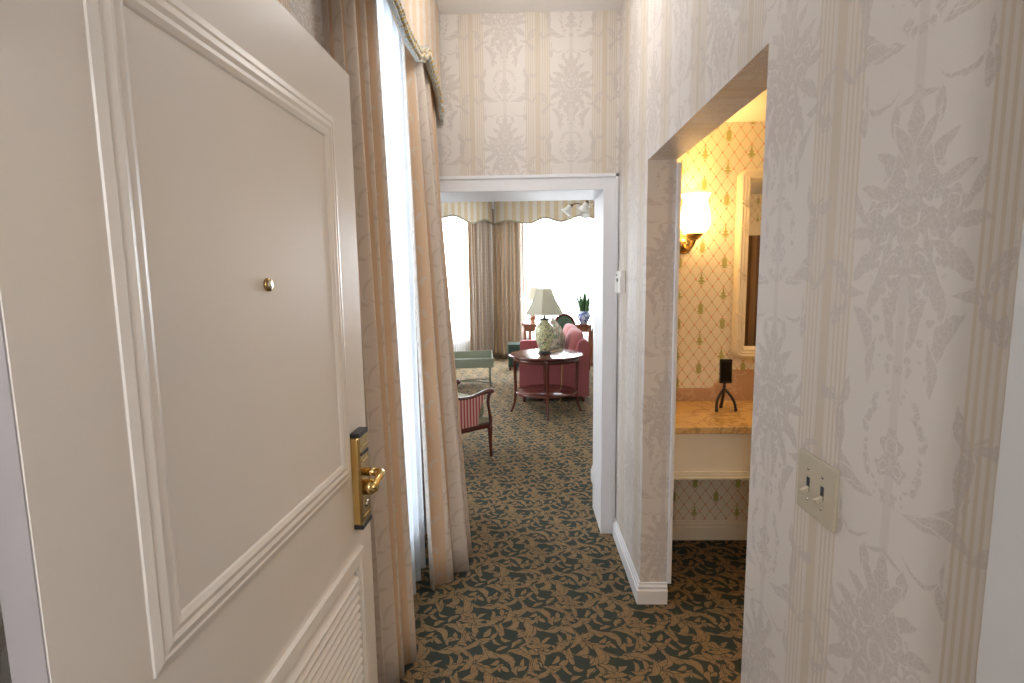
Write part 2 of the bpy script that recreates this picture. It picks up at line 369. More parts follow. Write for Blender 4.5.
# glazed floral vase of the table lamp
t = NT('floral_famille_vase'); o = t.obj()
n1 = t.step(t.voro(o, 46, 'DISTANCE_TO_EDGE'), .10, .05); n2 = t.step(t.noise(o, 30, 3), .54, .60); n3 = t.step(t.noise(o, 24, 2, .5, 1.0), .60, .66)
c = t.mix(n2, (0.56, 0.55, 0.30), (0.20, 0.24, 0.14)); c = t.mix(t.math('MULTIPLY', n3, .9), c, (0.40, 0.15, 0.14)); c = t.mix(t.math('MULTIPLY', n1, .6), c, (0.09, 0.09, 0.12))
M['vase'] = t.fin(c, .15)
t = NT('blue_white_porcelain'); o = t.obj(); n2 = t.step(t.noise(o, 26, 3, .5, .8), .48, .56)
M['porcelain'] = t.fin(t.mix(n2, (0.42, 0.48, 0.62), (0.07, 0.11, 0.28)), .12)
t = NT('tapestry_floral'); o = t.obj(); a = t.noise(o, 16, 3, .5, .6); b = t.noise(o, 22, 2, .5, .8)
c = t.mix(t.step(a, .45, .55), (0.58, 0.56, 0.47), (0.22, 0.30, 0.20)); c = t.mix(t.step(b, .58, .64), c, (0.48, 0.20, 0.18))
M['tapestry'] = t.fin(c, .9)
# woven gimp braid
t = NT('woven_braid'); o = t.uv(); s_ = t.sep(o)
d1 = t.voro(t.vm('MULTIPLY', o, (1, 1, 0)), 52, 'F1', .35)
c = t.mix(t.step(d1, .34, .24), (0.50, 0.52, 0.50), (0.40, 0.27, 0.07)); c = t.mix(t.math('MULTIPLY', t.step(t.noise(o, 160, 2), .56, .62), .8), c, (0.13, 0.18, 0.20))
M['braid'] = t.fin(c, .75)
M['braid_loop'] = plain('pale_grey_braid', (0.52, 0.54, 0.53), .8, 0, .2, 90)
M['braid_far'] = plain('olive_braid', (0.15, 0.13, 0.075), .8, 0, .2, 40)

# ------------------------------------------------------------------ mesh helpers
def link(name, me, mats, parent=None, smooth=False):
    o = bpy.data.objects.new(name, me); C.objects.link(o)
    for m in (mats if isinstance(mats, (list, tuple)) else [mats]): me.materials.append(M[m])
    if smooth:
        for p in me.polygons: p.use_smooth = True
    if parent is not None: o.parent = parent
    return o
def from_bm(bm, name, mats, parent=None, smooth=False, bevel=0.0):
    if bevel: bmesh.ops.bevel(bm, geom=list(bm.edges), offset=bevel, segments=2, affect='EDGES', profile=.6)
    bmesh.ops.recalc_face_normals(bm, faces=bm.faces)
    me = bpy.data.meshes.new(name); bm.to_mesh(me); bm.free()
    return link(name, me, mats, parent, smooth)
def tag(o, label, cat, group=None):
    o['label'] = label; o['category'] = cat
    if group: o['group'] = group
    return o
def struct(o, label=None):
    o['kind'] = 'structure'
    if label: o['label'] = label
    return o
def thing(name, label, cat, loc=(0, 0, 0), rz=0.0, group=None):
    o = bpy.data.objects.new(name, None); C.objects.link(o); o.location = loc; o.rotation_euler = (0, 0, rz); o.empty_display_size = .1
    return tag(o, label, cat, group)
def bx(bm, x0, x1, y0, y1, z0, z1):
    v = [bm.verts.new(p) for p in ((x0, y0, z0), (x1, y0, z0), (x1, y1, z0), (x0, y1, z0), (x0, y0, z1), (x1, y0, z1), (x1, y1, z1), (x0, y1, z1))]
    for f in ((0, 3, 2, 1), (4, 5, 6, 7), (0, 1, 5, 4), (1, 2, 6, 5), (2, 3, 7, 6), (3, 0, 4, 7)): bm.faces.new([v[i] for i in f])
def box(name, x0, x1, y0, y1, z0, z1, mat, parent=None, bevel=0.0):
    bm = bmesh.new(); bx(bm, x0, x1, y0, y1, z0, z1)
    return from_bm(bm, name, mat, parent, False, bevel)
def boxes(name, lst, mat, parent=None, bevel=0.0):
    bm = bmesh.new()
    for b in lst: bx(bm, *b)
    return from_bm(bm, name, mat, parent, False, bevel)
def lathe(name, prof, mat, parent=None, seg=28, sx=1.0, sy=1.0, c=(0, 0, 0), smooth=True):
    bm = bmesh.new(); rings = []
    for r, z in prof:
        rings.append([bm.verts.new((c[0] + r*sx*math.cos(2*PI*i/seg), c[1] + r*sy*math.sin(2*PI*i/seg), c[2] + z)) for i in range(seg)])
    for a, b in zip(rings, rings[1:]):
        for i in range(seg): bm.faces.new((a[i], a[(i+1) % seg], b[(i+1) % seg], b[i]))
    if prof[0][0] > 1e-4: bm.faces.new(rings[0])
    if prof[-1][0] > 1e-4: bm.faces.new(rings[-1])
    bmesh.ops.remove_doubles(bm, verts=bm.verts, dist=1e-5)
    return from_bm(bm, name, mat, parent, smooth)
def tube(name, path, rad, mat, parent=None, seg=10, closed=False, sub=0):
    pts = [Vector(p) for p in path]; rr = rad if isinstance(rad, (list, tuple)) else [rad]*len(pts)
    if sub:
        np_, nr = [], []
        m = len(pts); rng = m if closed else m-1
        g = lambda i: pts[i % m] if closed else pts[max(0, min(m-1, i))]
        for i in range(rng):
            for j in range(sub):
                u = j/sub; p0, p1, p2, p3 = g(i-1), g(i), g(i+1), g(i+2)
                np_.append(.5*((2*p1) + (p2-p0)*u + (2*p0-5*p1+4*p2-p3)*u*u + (3*p1-p0-3*p2+p3)*u**3))
                nr.append(rr[i]*(1-u) + rr[(i+1) % m]*u)
        if not closed: np_.append(pts[-1]); nr.append(rr[-1])
        pts, rr = np_, nr
    bm = bmesh.new(); rings = []; n = len(pts); up = None
    for i, p in enumerate(pts):
        a = pts[(i-1) % n] if (closed or i > 0) else p; b = pts[(i+1) % n] if (closed or i < n-1) else p
        d = (b-a).normalized()
        if up is None: up = d.orthogonal().normalized()
        up = (up - d*up.dot(d)).normalized(); w = d.cross(up)
        rings.append([bm.verts.new(p + rr[i]*(math.cos(2*PI*k/seg)*up + math.sin(2*PI*k/seg)*w)) for k in range(seg)])
    for i in range(n if closed else n-1):
        a, b = rings[i], rings[(i+1) % n]
        for k in range(seg): bm.faces.new((a[k], a[(k+1) % seg], b[(k+1) % seg], b[k]))
    if not closed: bm.faces.new(rings[0]); bm.faces.new(rings[-1])
    return from_bm(bm, name, mat, parent, True)
def extrude(name, poly, axis, a, b, mat, parent=None, bevel=0.0, smooth=False):
    """closed outline (list of 2-d points) extruded along an axis from a to b"""
    bm = bmesh.new()
    def P(p, w): return {'x': (w, p[0], p[1]), 'y': (p[0], w, p[1]), 'z': (p[0], p[1], w)}[axis]
    A = [bm.verts.new(P(p, a)) for p in poly]; B = [bm.verts.new(P(p, b)) for p in poly]
    n = len(poly)
    for i in range(n): bm.faces.new((A[i], A[(i+1) % n], B[(i+1) % n], B[i]))
    bm.faces.new(A); bm.faces.new(B)
    return from_bm(bm, name, mat, parent, smooth, bevel)
def frame(name, u0, u1, z0, z1, prof, P, mat, parent=None, corner=0.0):
    """mitred frame: prof = [(inset, height)...]; P(u, z, h) -> point"""
    bm = bmesh.new(); rings = []
    for ins, h in prof:
        a, b, c, d = u0+ins, u1-ins, z0+ins, z1-ins
        if corner > 0:
            r = max(corner-ins, .002); pts = []
            for (ox, oz, st) in ((b-r, c+r, -PI/2), (b-r, d-r, 0), (a+r, d-r, PI/2), (a+r, c+r, PI)):
                pts += [(ox + r*math.cos(st + k*PI/12), oz + r*math.sin(st + k*PI/12)) for k in range(7)]
        else: pts = [(a, c), (b, c), (b, d), (a, d)]
        rings.append([bm.verts.new(P(u, z, h)) for u, z in pts])
    n = len(rings[0])
    for A, B in zip(rings, rings[1:]):
        for i in range(n): bm.faces.new((A[i], A[(i+1) % n], B[(i+1) % n], B[i]))
    return from_bm(bm, name, mat, parent)
def sweep(name, path, prof, mat, parent=None):
    """profile (offset to the left of the path, z) swept along a floor polyline with mitres"""
    bm = bmesh.new(); pts = [Vector(p) for p in path]; rings = []
    for i, p in enumerate(pts):
        d0 = (pts[i]-pts[i-1]).normalized() if i > 0 else (pts[1]-pts[0]).normalized()
        d1 = (pts[i+1]-pts[i]).normalized() if i < len(pts)-1 else d0
        n0 = Vector((-d0.y, d0.x)); n1 = Vector((-d1.y, d1.x)); m = (n0+n1).normalized(); m = m/max(.3, m.dot(n0))
        rings.append([bm.verts.new((p.x+m.x*o, p.y+m.y*o, z)) for o, z in prof])
    for A, B in zip(rings, rings[1:]):
        for k in range(len(prof)): bm.faces.new((A[k], A[(k+1) % len(prof)], B[(k+1) % len(prof)], B[k]))
    bm.faces.new(rings[0]); bm.faces.new(rings[-1])
    return from_bm(bm, name, mat, parent)
def wall(name, p0, d, n, length, height, thick, holes, mats, z0=0.0):
    """wall with openings; mats = [front, back, side reveal, soffit]"""
    p0 = Vector((*p0, 0)); d = Vector((*d, 0)).normalized(); n = Vector((*n, 0)).normalized()
    ts = sorted({0.0, length, *[h[0] for h in holes], *[h[1] for h in holes]}); zs = sorted({z0, height, *[h[2] for h in holes], *[h[3] for h in holes]})
    ts = [t for t in ts if 0 <= t <= length]; zs = [z for z in zs if z0 <= z <= height]
    def solid(i, j):
        if i < 0 or j < 0 or i >= len(ts)-1 or j >= len(zs)-1: return False
        tc, zc = (ts[i]+ts[i+1])/2, (zs[j]+zs[j+1])/2
        return not any(h[0] < tc < h[1] and h[2] < zc < h[3] for h in holes)
    V, F, MI = [], [], []
    def pt(t, z, w): q = p0 + d*t - n*w; return (q.x, q.y, z)
    def quad(pts, mi): k = len(V); V.extend(pts); F.append((k, k+1, k+2, k+3)); MI.append(mi)
    for i in range(len(ts)-1):
        for j in range(len(zs)-1):
            if not solid(i, j): continue
            a, b, c, e = ts[i], ts[i+1], zs[j], zs[j+1]
            quad([pt(a, c, 0), pt(b, c, 0), pt(b, e, 0), pt(a, e, 0)], 0)
            quad([pt(b, c, thick), pt(a, c, thick), pt(a, e, thick), pt(b, e, thick)], 1)
            if not solid(i-1, j): quad([pt(a, c, thick), pt(a, c, 0), pt(a, e, 0), pt(a, e, thick)], 2)
            if not solid(i+1, j): quad([pt(b, c, 0), pt(b, c, thick), pt(b, e, thick), pt(b, e, 0)], 2)
            if not solid(i, j-1): quad([pt(a, c, thick), pt(b, c, thick), pt(b, c, 0), pt(a, c, 0)], 3)
            if not solid(i, j+1): quad([pt(a, e, 0), pt(b, e, 0), pt(b, e, thick), pt(a, e, thick)], 3)
    bm = bmesh.new(); vs = [bm.verts.new(v) for v in V]
    for f, mi in zip(F, MI): bm.faces.new([vs[k] for k in f]).material_index = mi
    bmesh.ops.remove_doubles(bm, verts=bm.verts, dist=1e-5)
    return struct(from_bm(bm, name, mats))
def slab(name, poly, z0, z1, mat):
    return struct(extrude(name, poly, 'z', z0, z1, mat))
def cloth(name, p0, p1, n, ztop, zbot, pleats, amp, off, mat, parent=None, seed=1, cols=120, rows=18, solid=.004, hem=None):
    """pleated hanging cloth from p0 to p1; n = side the pleats face; off(q) / amp(q): q = 0 top .. 1 bottom"""
    R = random.Random(seed); p0 = Vector((*p0, 0)); p1 = Vector((*p1, 0)); n = Vector((*n, 0)).normalized()
    ph = [R.uniform(0, 6.28) for _ in range(4)]
    def wv(s, q):
        s2 = s + .012*math.sin(5*q + ph[3])*math.sin(9*s)
        return (math.sin(2*PI*pleats*s2 + ph[0] + .7*math.sin(2*PI*s2*1.7 + ph[1])) + .35*math.sin(2*PI*pleats*.53*s2 + ph[2] + q*.7))
    V = []; arc = [0.0]
    for j in range(rows+1):
        q = j/rows
        for i in range(cols+1):
            s = i/cols; zb = zbot + (hem(s) if hem else 0.0); z = ztop + (zb-ztop)*q
            w = p0.lerp(p1, s) + n*(off(q, s) + amp(q)*wv(s, q)); V.append((w.x, w.y, z))
    mid = rows//2*(cols+1)
    for i in range(cols): arc.append(arc[-1] + (Vector(V[mid+i+1]) - Vector(V[mid+i])).length)
    F = [(j*(cols+1)+i, j*(cols+1)+i+1, (j+1)*(cols+1)+i+1, (j+1)*(cols+1)+i) for j in range(rows) for i in range(cols)]
    me = bpy.data.meshes.new(name); me.from_pydata(V, [], F); me.update()
    uv = me.uv_layers.new(name='UVMap')
    for p in me.polygons:
        for li in p.loop_indices:
            vi = me.loops[li].vertex_index; uv.data[li].uv = (arc[vi % (cols+1)], V[vi][2])
    o = link(name, me, mat, parent, True)
    if solid:
        md = o.modifiers.new('thickness', 'SOLIDIFY'); md.thickness = solid; md.offset = 0
    return o
def smoothcurve(pts, x):
    for (a, za), (b, zb) in zip(pts, pts[1:]):
        if a <= x <= b:
            u = (x-a)/(b-a); u = u*u*(3-2*u); return za + (zb-za)*u
    return pts[0][1] if x < pts[0][0] else pts[-1][1]

# ================================================================== the setting
XR, XL, YF, YE, HC = 0.55, -0.62, 3.0, 0.46, 3.02
TH = .127
slab('floor', [(-3.4, -1.7), (3.6, -1.7), (3.6, 11.0), (-3.4, 11.0)], -.05, 0, 'carpet')
slab('ceiling', [(XL-.25, .46), (XR+TH, .46), (XR+TH, 3.0), (XL-.25, 3.0)], HC, HC+.08, 'ceiling')
wall('wall_right', (XR, YE), (0, 1), (-1, 0), YF-YE, HC, TH, [(1.21-YE, 2.31-YE, -.01, 2.067)], ['damask_y', 'trellis_y', 'damask_x', 'damask_soffit'])
wall('wall_far', (-3.2, YF), (1, 0), (0, -1), 6.6, 3.2, .34, [(3.2-.54-.012, 3.2+.463+.012, -.01, 2.072)], ['damask_x', 'living_wall', 'white_paint', 'white_paint'])
wall('wall_left', (XL, YE), (0, 1), (1, 0), YF-YE, HC, .25, [(1.86-YE, 2.66-YE, .30, 2.72)], ['damask_left', 'hall_wall', 'white_paint', 'white_paint'])
wall('wall_entry', (-2.4, YE), (1, 0), (0, 1), 5.6, HC, .16, [(2.4-.585, 2.4+.475, -.01, 2.14)], ['trellis_x', 'hall_wall', 'white_paint', 'white_paint'])
wall('wall_vanity', (XR+TH, 2.92), (1, 0), (0, -1), 2.5, 2.6, .08, [], ['trellis_x', 'hall_wall', 'hall_wall', 'hall_wall'])
wall('wall_bathroom', (3.17, YE), (0, 1), (-1, 0), 2.54, 2.6, .08, [], ['trellis_y', 'hall_wall', 'hall_wall', 'hall_wall'])
slab('ceiling_bathroom', [(XR+TH, YE), (3.2, YE), (3.2, 2.92), (XR+TH, 2.92)], 2.395, 2.45, 'ceiling')
# hotel hallway behind the camera
wall('wall_hall', (-2.4, -1.5), (1, 0), (0, 1), 5.6, 2.7, .1, [], ['hall_wall']*4)
wall('wall_hall_left', (-2.4, -1.5), (0, 1), (1, 0), 1.8, 2.7, .1, [], ['hall_wall']*4)
wall('wall_hall_right', (3.2, -1.5), (0, 1), (-1, 0), 1.8, 2.7, .1, [], ['hall_wall']*4)
slab('ceiling_hall', [(-2.4, -1.5), (3.2, -1.5), (3.2, .30), (-2.4, .30)], 2.7, 2.78, 'ceiling')
# living room shell with an angled bay
W0 = Vector((-.64, 10.33)); DR = Vector((1.85, -.78)).normalized(); NR = Vector((-.389, -.921)); DL = Vector((-.75, -1.05)).normalized(); NL = Vector((.814, -.581))
HL = 3.12
RW = [(.72, 1.42, .55, 2.85), (1.55, 2.40, .55, 2.85)]; LW = [(.62, 1.75, .55, 2.85)]
wall('wall_bay_right', W0, DR, NR, 4.4, HL, .2, RW, ['living_wall', 'hall_wall', 'white_paint', 'white_paint'])
wall('wall_bay_left', W0, DL, NL, 4.2, HL, .2, LW, ['living_wall', 'hall_wall', 'white_paint', 'white_paint'])
wall('wall_living_left', (-3.08, 3.34), (0, 1), (1, 0), 3.7, HL, .12, [(1.25, 2.65, .6, 2.8)], ['living_wall']*4)
wall('wall_living_right', (3.4, 3.34), (0, 1), (-1, 0), 5.4, HL, .12, [], ['living_wall']*4)
wall('wall_living_pier', (.535, 3.345), (0, 1), (-1, 0), .49, HL, .6, [], ['living_wall']*4)
slab('ceiling_living', [(-3.2, 3.34), (3.5, 3.34), (3.5, 8.7), (-.6, 10.6), (-3.2, 7.1)], HL, HL+.08, 'ceiling')

BB = [(0, 0), (.018, 0), (.018, .068), (.013, .074), (.013, .086), (.008, .093), (.006, .104), (0, .104)]
struct(sweep('baseboard_right', [(XR+TH, 2.31), (XR, 2.31), (XR, 2.999)][::-1], [(-o, z) for o, z in BB], 'white_paint'), 'white stepped baseboard wrapping the wall corner')
struct(sweep('baseboard_near', [(XR, 1.21), (XR, .47)], [(-o, z) for o, z in BB], 'white_paint'))
struct(sweep('baseboard_vanity', [(3.1, 2.919), (XR+TH+.001, 2.919)], [(o, z*1.13) for o, z in BB], 'mirror_frame'))
struct(sweep('baseboard_living', [(.534, 3.36), (.534, 3.838), (1.13, 3.838)], [(o, z*1.15) for o, z in BB], 'white_paint'))
box_ = boxes('trim_corner', [(XR+TH-.001, XR+TH+.016, 2.292, 2.312, .105, 2.052)], 'white_paint', None, .002); struct(box_, 'thin white strip on the vanity side of the wall end')
# cased opening to the living room
cas = struct(boxes('trim_doorway', [(.463, .547, YF-.016, YF, 0, 2.148), (-.617, -.54, YF-.016, YF, 0, 2.148), (-.54, .463, YF-.016, YF, 2.06, 2.148)], 'white_paint'), 'white painted casing around the opening to the living room')
boxes('casing_bead', [(.529, .547, YF-.024, YF-.015, 0, 2.148), (-.617, -.599, YF-.024, YF-.015, 0, 2.148), (-.617, .547, YF-.024, YF-.015, 2.130, 2.148)], 'white_paint', cas, .002)
boxes('casing_inner_bead', [(.463, .473, YF-.020, YF-.015, 0, 2.060), (-.55, -.54, YF-.020, YF-.015, 0, 2.060), (-.55, .473, YF-.020, YF-.015, 2.060, 2.070)], 'white_paint', cas, .0015)
boxes('jamb_lining', [(.463, .474, YF-.003, 3.345, 0, 2.071), (-.551, -.54, YF-.003, 3.345, 0, 2.071), (-.54, .463, YF-.003, 3.345, 2.06, 2.071)], 'white_paint', cas)
boxes('living_casing', [(.463, .533, 3.34, 3.358, 0, 2.148), (-.62, -.54, 3.34, 3.358, 0, 2.148), (-.54, .463, 3.34, 3.358, 2.06, 2.148)], 'white_paint', cas)
# entry door frame
ent = struct(boxes('trim_entry', [(.455, .476, .298, .482, 0, 2.12), (-.586, -.565, .298, .462, 0, 2.12), (-.565, .455, .298, .462, 2.12, 2.141)], 'jamb_paint'), 'white entry door jamb at the edge of the view')
boxes('entry_casing', [(.476, .548, .46, .478, 0, 2.2), (-.618, -.572, .46, .478, 0, 2.2), (-.572, .476, .46, .478, 2.125, 2.2)], 'jamb_paint', ent, .003)
boxes('hall_casing', [(.462, .56, .282, .30, 0, 2.22), (-.67, -.572, .282, .30, 0, 2.22), (-.572, .462, .282, .30, 2.125, 2.22)], 'jamb_paint', ent, .003)

# ------------------------------------------------------------------ entry door
door = bpy.data.objects.new('door_1', None); C.objects.link(door); door.location = (-.502, .481, 0); door.rotation_euler = (0, 0, math.radians(90-2.47))
struct(door, 'cream painted entry door standing open with a louvred vent')
lv = (.125, .865, .10, .818)
DW, DT = .95, .045
boxes('door_leaf', [(0, DW, 0, DT, lv[3]-.02, 2.104), (0, lv[0]+.02, 0, DT, .01, lv[3]-.02), (lv[1]-.02, DW, 0, DT, .01, lv[3]-.02), (lv[0]+.02, lv[1]-.02, 0, DT, .01, lv[2]+.02)], 'door_paint', door)
box('hinge_edge_shade', -.002, .0005, .002, DT-.002, .012, 2.102, 'edge_shade', door)  # thin dark strip painting the shade on the door's edge
DP = lambda u, z, h: (u, -h, z)
frame('panel_moulding', .128, .822, 1.030, 1.955, [(0, 0), (.001, .003), (.014, .006), (.018, .0045), (.030, .0075), (.038, .005), (.046, .0065), (.055, .003), (.058, 0)], DP, 'door_paint', door)
vent = boxes('louver_vent', [(lv[0]+.02, lv[1]-.02, .036, .042, lv[2]+.02, lv[3]-.02)], 'door_paint', door)
frame('vent_frame', *lv, [(0, 0), (.002, .010), (.024, .012), (.030, .008), (.038, .009), (.046, .002), (.046, -.03)], DP, 'door_paint', vent)
zz = lv[2]+.05; sl = None
while zz < lv[3]-.052:
    if sl is None:
        bm = bmesh.new(); hl = (lv[1]-lv[0])/2-.047
        for s in (-1, 1): pass
        A = [(-hl, -.010, -.012), (hl, -.010, -.012), (hl, .030, .022), (-hl, .030, .022), (-hl, -.010, -.006), (hl, -.010, -.006), (hl, .030, .028), (-hl, .030, .028)]
        vs = [bm.verts.new(p) for p in A]
        for f in ((0, 3, 2, 1), (4, 5, 6, 7), (0, 1, 5, 4), (1, 2, 6, 5), (2, 3, 7, 6), (3, 0, 4, 7)): bm.faces.new([vs[i] for i in f])
        sl = from_bm(bm, 'slat', 'door_paint', vent); o = sl
    else: o = sl.copy(); C.objects.link(o); o.parent = vent
    o.location = ((lv[0]+lv[1])/2, 0, zz); zz += .0262
# lock plate with lever
hd = box('door_handle', .854, .922, -.026, 0, .895, 1.140, 'old_brass', door, .004)
hd.location.x = -.028; hd['label'] = 'brass electronic lock plate with a lever'
box('plate_edge', .852, .9225, -.022, -.001, .897, 1.138, 'brass', hd, .003)
box('end_cap', .853, .923, -.027, 0, 1.139, 1.152, 'black', hd, .003); box('end_cap', .853, .923, -.027, 0, .883, .896, 'black', hd, .003)
tube('lever_stem', [(.888, -.026, 1.035), (.888, -.060, 1.035)], .011, 'brass', hd, 14)
tube('lever', [(.888, -.058, 1.035), (.884, -.070, 1.035), (.868, -.076, 1.034), (.845, -.074, 1.030), (.825, -.072, 1.021), (.812, -.071, 1.024)], [.012, .012, .010, .009, .010, .008], 'brass', hd, 12, False, 4)
tube('thumb_turn', [(.888, -.026, .992), (.888, -.044, .992), (.888, -.060, .992)], [.022, .022, .010], 'brass', hd, 18)
box('card_slot', .862, .914, -.0285, -.025, 1.088, 1.095, 'black', hd)
boxes('engraved_line', [(.866, .910, -.028, -.025, 1.112, 1.116), (.866, .910, -.028, -.025, 1.070, 1.074), (.866, .910, -.028, -.025, .912, .916)], 'brass', hd)
tube('keyhole', [(.888, -.025, .945), (.888, -.030, .945)], .010, 'chrome', hd, 16)
ph = tube('peephole', [(.473, -.0005, 1.549), (.473, -.006, 1.549)], [.013, .012], 'old_brass', door, 20)
tube('peephole_lens', [(.473, -.005, 1.549), (.473, -.0075, 1.549)], [.008, .007], 'chrome', ph, 18)
box('edge_latch', DW-.001, DW+.002, .010, .028, 1.775, 1.835, 'black', door)
for z in (.25, 1.05, 1.85): tube('hinge', [(.0, -.006, z-.05), (0, -.006, z+.05)], .007, 'old_brass', door, 10)

# ------------------------------------------------------------------ windows
def window(name, label, p0, d, n, t0, t1, z0, z1, depth, cols, rows):
    p0 = Vector((*p0, 0)); d = Vector((*d, 0)); n = Vector((*n, 0))
    r = bpy.data.objects.new(name, None); C.objects.link(r); q = p0 + d*t0 - n*depth; r.location = (q.x, q.y, z0)
    r.rotation_euler = (0, 0, math.atan2(d.y, d.x)); struct(r, label)
    w, h = t1-t0, z1-z0; s = .05
    boxes('window_frame', [(0, s, -.03, .03, 0, h), (w-s, w, -.03, .03, 0, h), (s, w-s, -.03, .03, 0, s), (s, w-s, -.03, .03, h-s, h)], 'white_paint', r)
    for i in range(cols):
        for j in range(rows):
            a, b = s+(w-2*s)*i/cols, s+(w-2*s)*(i+1)/cols; c, e = s+(h-2*s)*j/rows, s+(h-2*s)*(j+1)/rows
            box('pane', a+.012, b-.012, -.004, .004, c+.012, e-.012, 'glass', r)
    bars = [(s+(w-2*s)*i/cols-.012, s+(w-2*s)*i/cols+.012, -.02, .02, s, h-s) for i in range(1, cols)] + [(s, w-s, -.02, .02, s+(h-2*s)*j/rows-.018, s+(h-2*s)*j/rows+.018) for j in range(1, rows)]
    for b in bars: box('glazing_bar', *b, 'white_paint', r)
    return r
window('window_1', 'tall window behind the sheer beside the entry door', (XL, YE), (0, 1), (1, 0), 1.86-YE, 2.66-YE, .30, 2.72, .12, 1, 2)
for i, w in enumerate(RW): window('window_%d' % (i+2), 'bright bay window behind the desk', W0, DR, NR, *w, .1, 1, 2)
window('window_4', 'bright bay window left of the corner drapes', W0, DL, NL, *LW[0], .1, 1, 2)

window('window_5', 'added living room side window out of view', (-3.08, 3.34), (0, 1), (1, 0), 1.25, 2.65, .6, 2.8, .06, 2, 2)  # unseen window added to let light onto sofa and carpet

# ------------------------------------------------------------------ corridor curtains
lin = lambda a, b: (lambda q, s=0: a + (b-a)*q)
tag(cloth('drape', (-.588, 1.675), (-.530, 1.95), (1, 0), 2.95, .012, 3.6, lambda q: .020 + .012*q, lambda q, s: .0 + .045*q, 'drape', seed=4), 'tan striped floral drape hanging right behind the open entry door', 'curtain', 'drapes of the side window')
tag(cloth('drape', (-.535, 2.38), (-.535, 2.96), (1, 0), 2.95, .012, 6.0, lambda q: .022 + .026*q, lambda q, s: .014 + .165*q*(.35 + .65*math.sin(PI*min(1, max(0, s*1.1)))), 'drape', seed=9, cols=170), 'tan striped floral drape puddled out beside the living room opening', 'curtain', 'drapes of the side window')
tag(cloth('sheer_curtain', (-.592, 1.885), (-.580, 2.57), (1, 0), 2.93, .03, 11, lambda q: .018 + .008*q, lambda q, s: .008*q, 'sheer', seed=3, cols=220, solid=0), 'white sheer curtain glowing between the two striped drapes', 'curtain')
VX = -.446
vpts = [(1.46, 2.48), (1.70, 2.56), (1.89, 2.527), (2.10, 2.500), (2.30, 2.515), (2.42, 2.56), (2.56, 2.625), (2.70, 2.592), (2.85, 2.56), (2.985, 2.455)]
def scallop(name, P, length, zt, fn, thick, mat, parent=None, n=90):
    """flat valance with shaped lower edge: P(t, w, z)"""
    V, F = [], []
    for i in range(n+1):
        t = length*i/n; zb = fn(t)
        V += [P(t, 0, zt), P(t, 0, zb), P(t, thick, zb), P(t, thick, zt)]
    for i in range(n):
        a, b = 4*i, 4*i+4
        for k in range(4): F.append((a+k, b+k, b+(k+1) % 4, a+(k+1) % 4))
    F += [(0, 1, 2, 3), (4*n+3, 4*n+2, 4*n+1, 4*n)]
    me = bpy.data.meshes.new(name); me.from_pydata(V, [], F); me.update()
    uv = me.uv_layers.new(name='UVMap')
    for p in me.polygons:
        for li in p.loop_indices:
            vi = me.loops[li].vertex_index; uv.data[li].uv = (length*(vi//4)/n, V[vi][2])
    return link(name, me, mat, parent)
def strip(name, P, length, fn, w, h, mat, parent, n=110):
    """braid following the lower edge"""
    V, F, U = [], [], []
    for i in range(n+1):
        t = length*i/n; zb = fn(t)
        V += [P(t, -w, zb-h*.35), P(t, -w, zb+h*.65), P(t, w*.6, zb+h*.65), P(t, w*.6, zb-h*.35)]
        U += [(t, 0), (t, h), (t, h+w), (t, -w)]
    for i in range(n):
        a, b = 4*i, 4*i+4
        for k in range(4): F.append((a+k, b+k, b+(k+1) % 4, a+(k+1) % 4))
    F += [(0, 1, 2, 3), (4*n+3, 4*n+2, 4*n+1, 4*n)]
    me = bpy.data.meshes.new(name); me.from_pydata(V, [], F); me.update(); uv = me.uv_layers.new(name='UVMap')
    for p in me.polygons:
        for li in p.loop_indices: uv.data[li].uv = U[me.loops[li].vertex_index]
    return link(name, me, mat, parent)
fz = lambda t: smoothcurve(vpts, 1.46+t)
val = thing('valance', 'striped fabric valance with gold braid above the side window', 'valance')
VP = lambda t, w, z: (VX-w, 1.46+t, z)
scallop('valance_front', VP, 1.525, 3.015, fz, .02, 'drape', val)
for a, b in ((1.46, 1.48), (2.967, 2.985)): box('valance_return', XL+.002, VX-.02, a, b, 2.485, 3.015, 'hall_wall', val)
br = strip('braid', VP, 1.525, fz, .009, .062, 'braid', val)
for nm, mt_, ph_ in (('braid_knots', 'gold_trim', 0.0), ('braid_loops', 'braid_loop', .5)):
    bm = bmesh.new(); R = random.Random(2)
    for i in range(46):
        t = 1.515*(i+ph_)/46.5+.005
        for hh, rr in ((.000, .0140), (.030, .0100)):
            mt = Matrix.Translation((VX+.009, 1.46+t+(.014 if hh > .01 else 0), fz(t)+hh)); bmesh.ops.create_icosphere(bm, subdivisions=1, radius=rr*R.uniform(.8, 1.15), matrix=mt)
    o = from_bm(bm, nm, mt_, br, True); o['kind'] = 'stuff'

# ------------------------------------------------------------------ wall fittings
sw = thing('light_switch', 'ivory double toggle switch plate on the patterned wall', 'switch', (XR, .927, 1.157))
box('plate', -.007, 0, -.0605, .0605, -.058, .058, 'ivory', sw, .0025)
for y in (-.023, .023):
    box('toggle_slot', -.0075, -.005, y-.005, y+.005, -.013, .013, 'black', sw)
    o = box('toggle', -.022, -.004, y-.0042, y+.0042, -.005, .004, 'ivory', sw, .001); o.location.z = -.006; o.rotation_euler = (0, -.45, 0)
    for z in (-.030, .030): tube('screw', [(-.0065, y, z), (-.0082, y, z)], .0032, 'chrome', sw, 12)
th = thing('thermostat', 'small white thermostat beside the living room opening', 'thermostat', (XR, 2.84, 1.538))
box('housing', -.024, 0, -.072, .072, -.060, .060, 'white_plastic', th, .003)
box('front_cover', -.030, -.022, -.068, .068, -.055, .030, 'white_plastic', th, .002)
box('display', -.0315, -.029, -.02, .02, .002, .020, 'black', th)
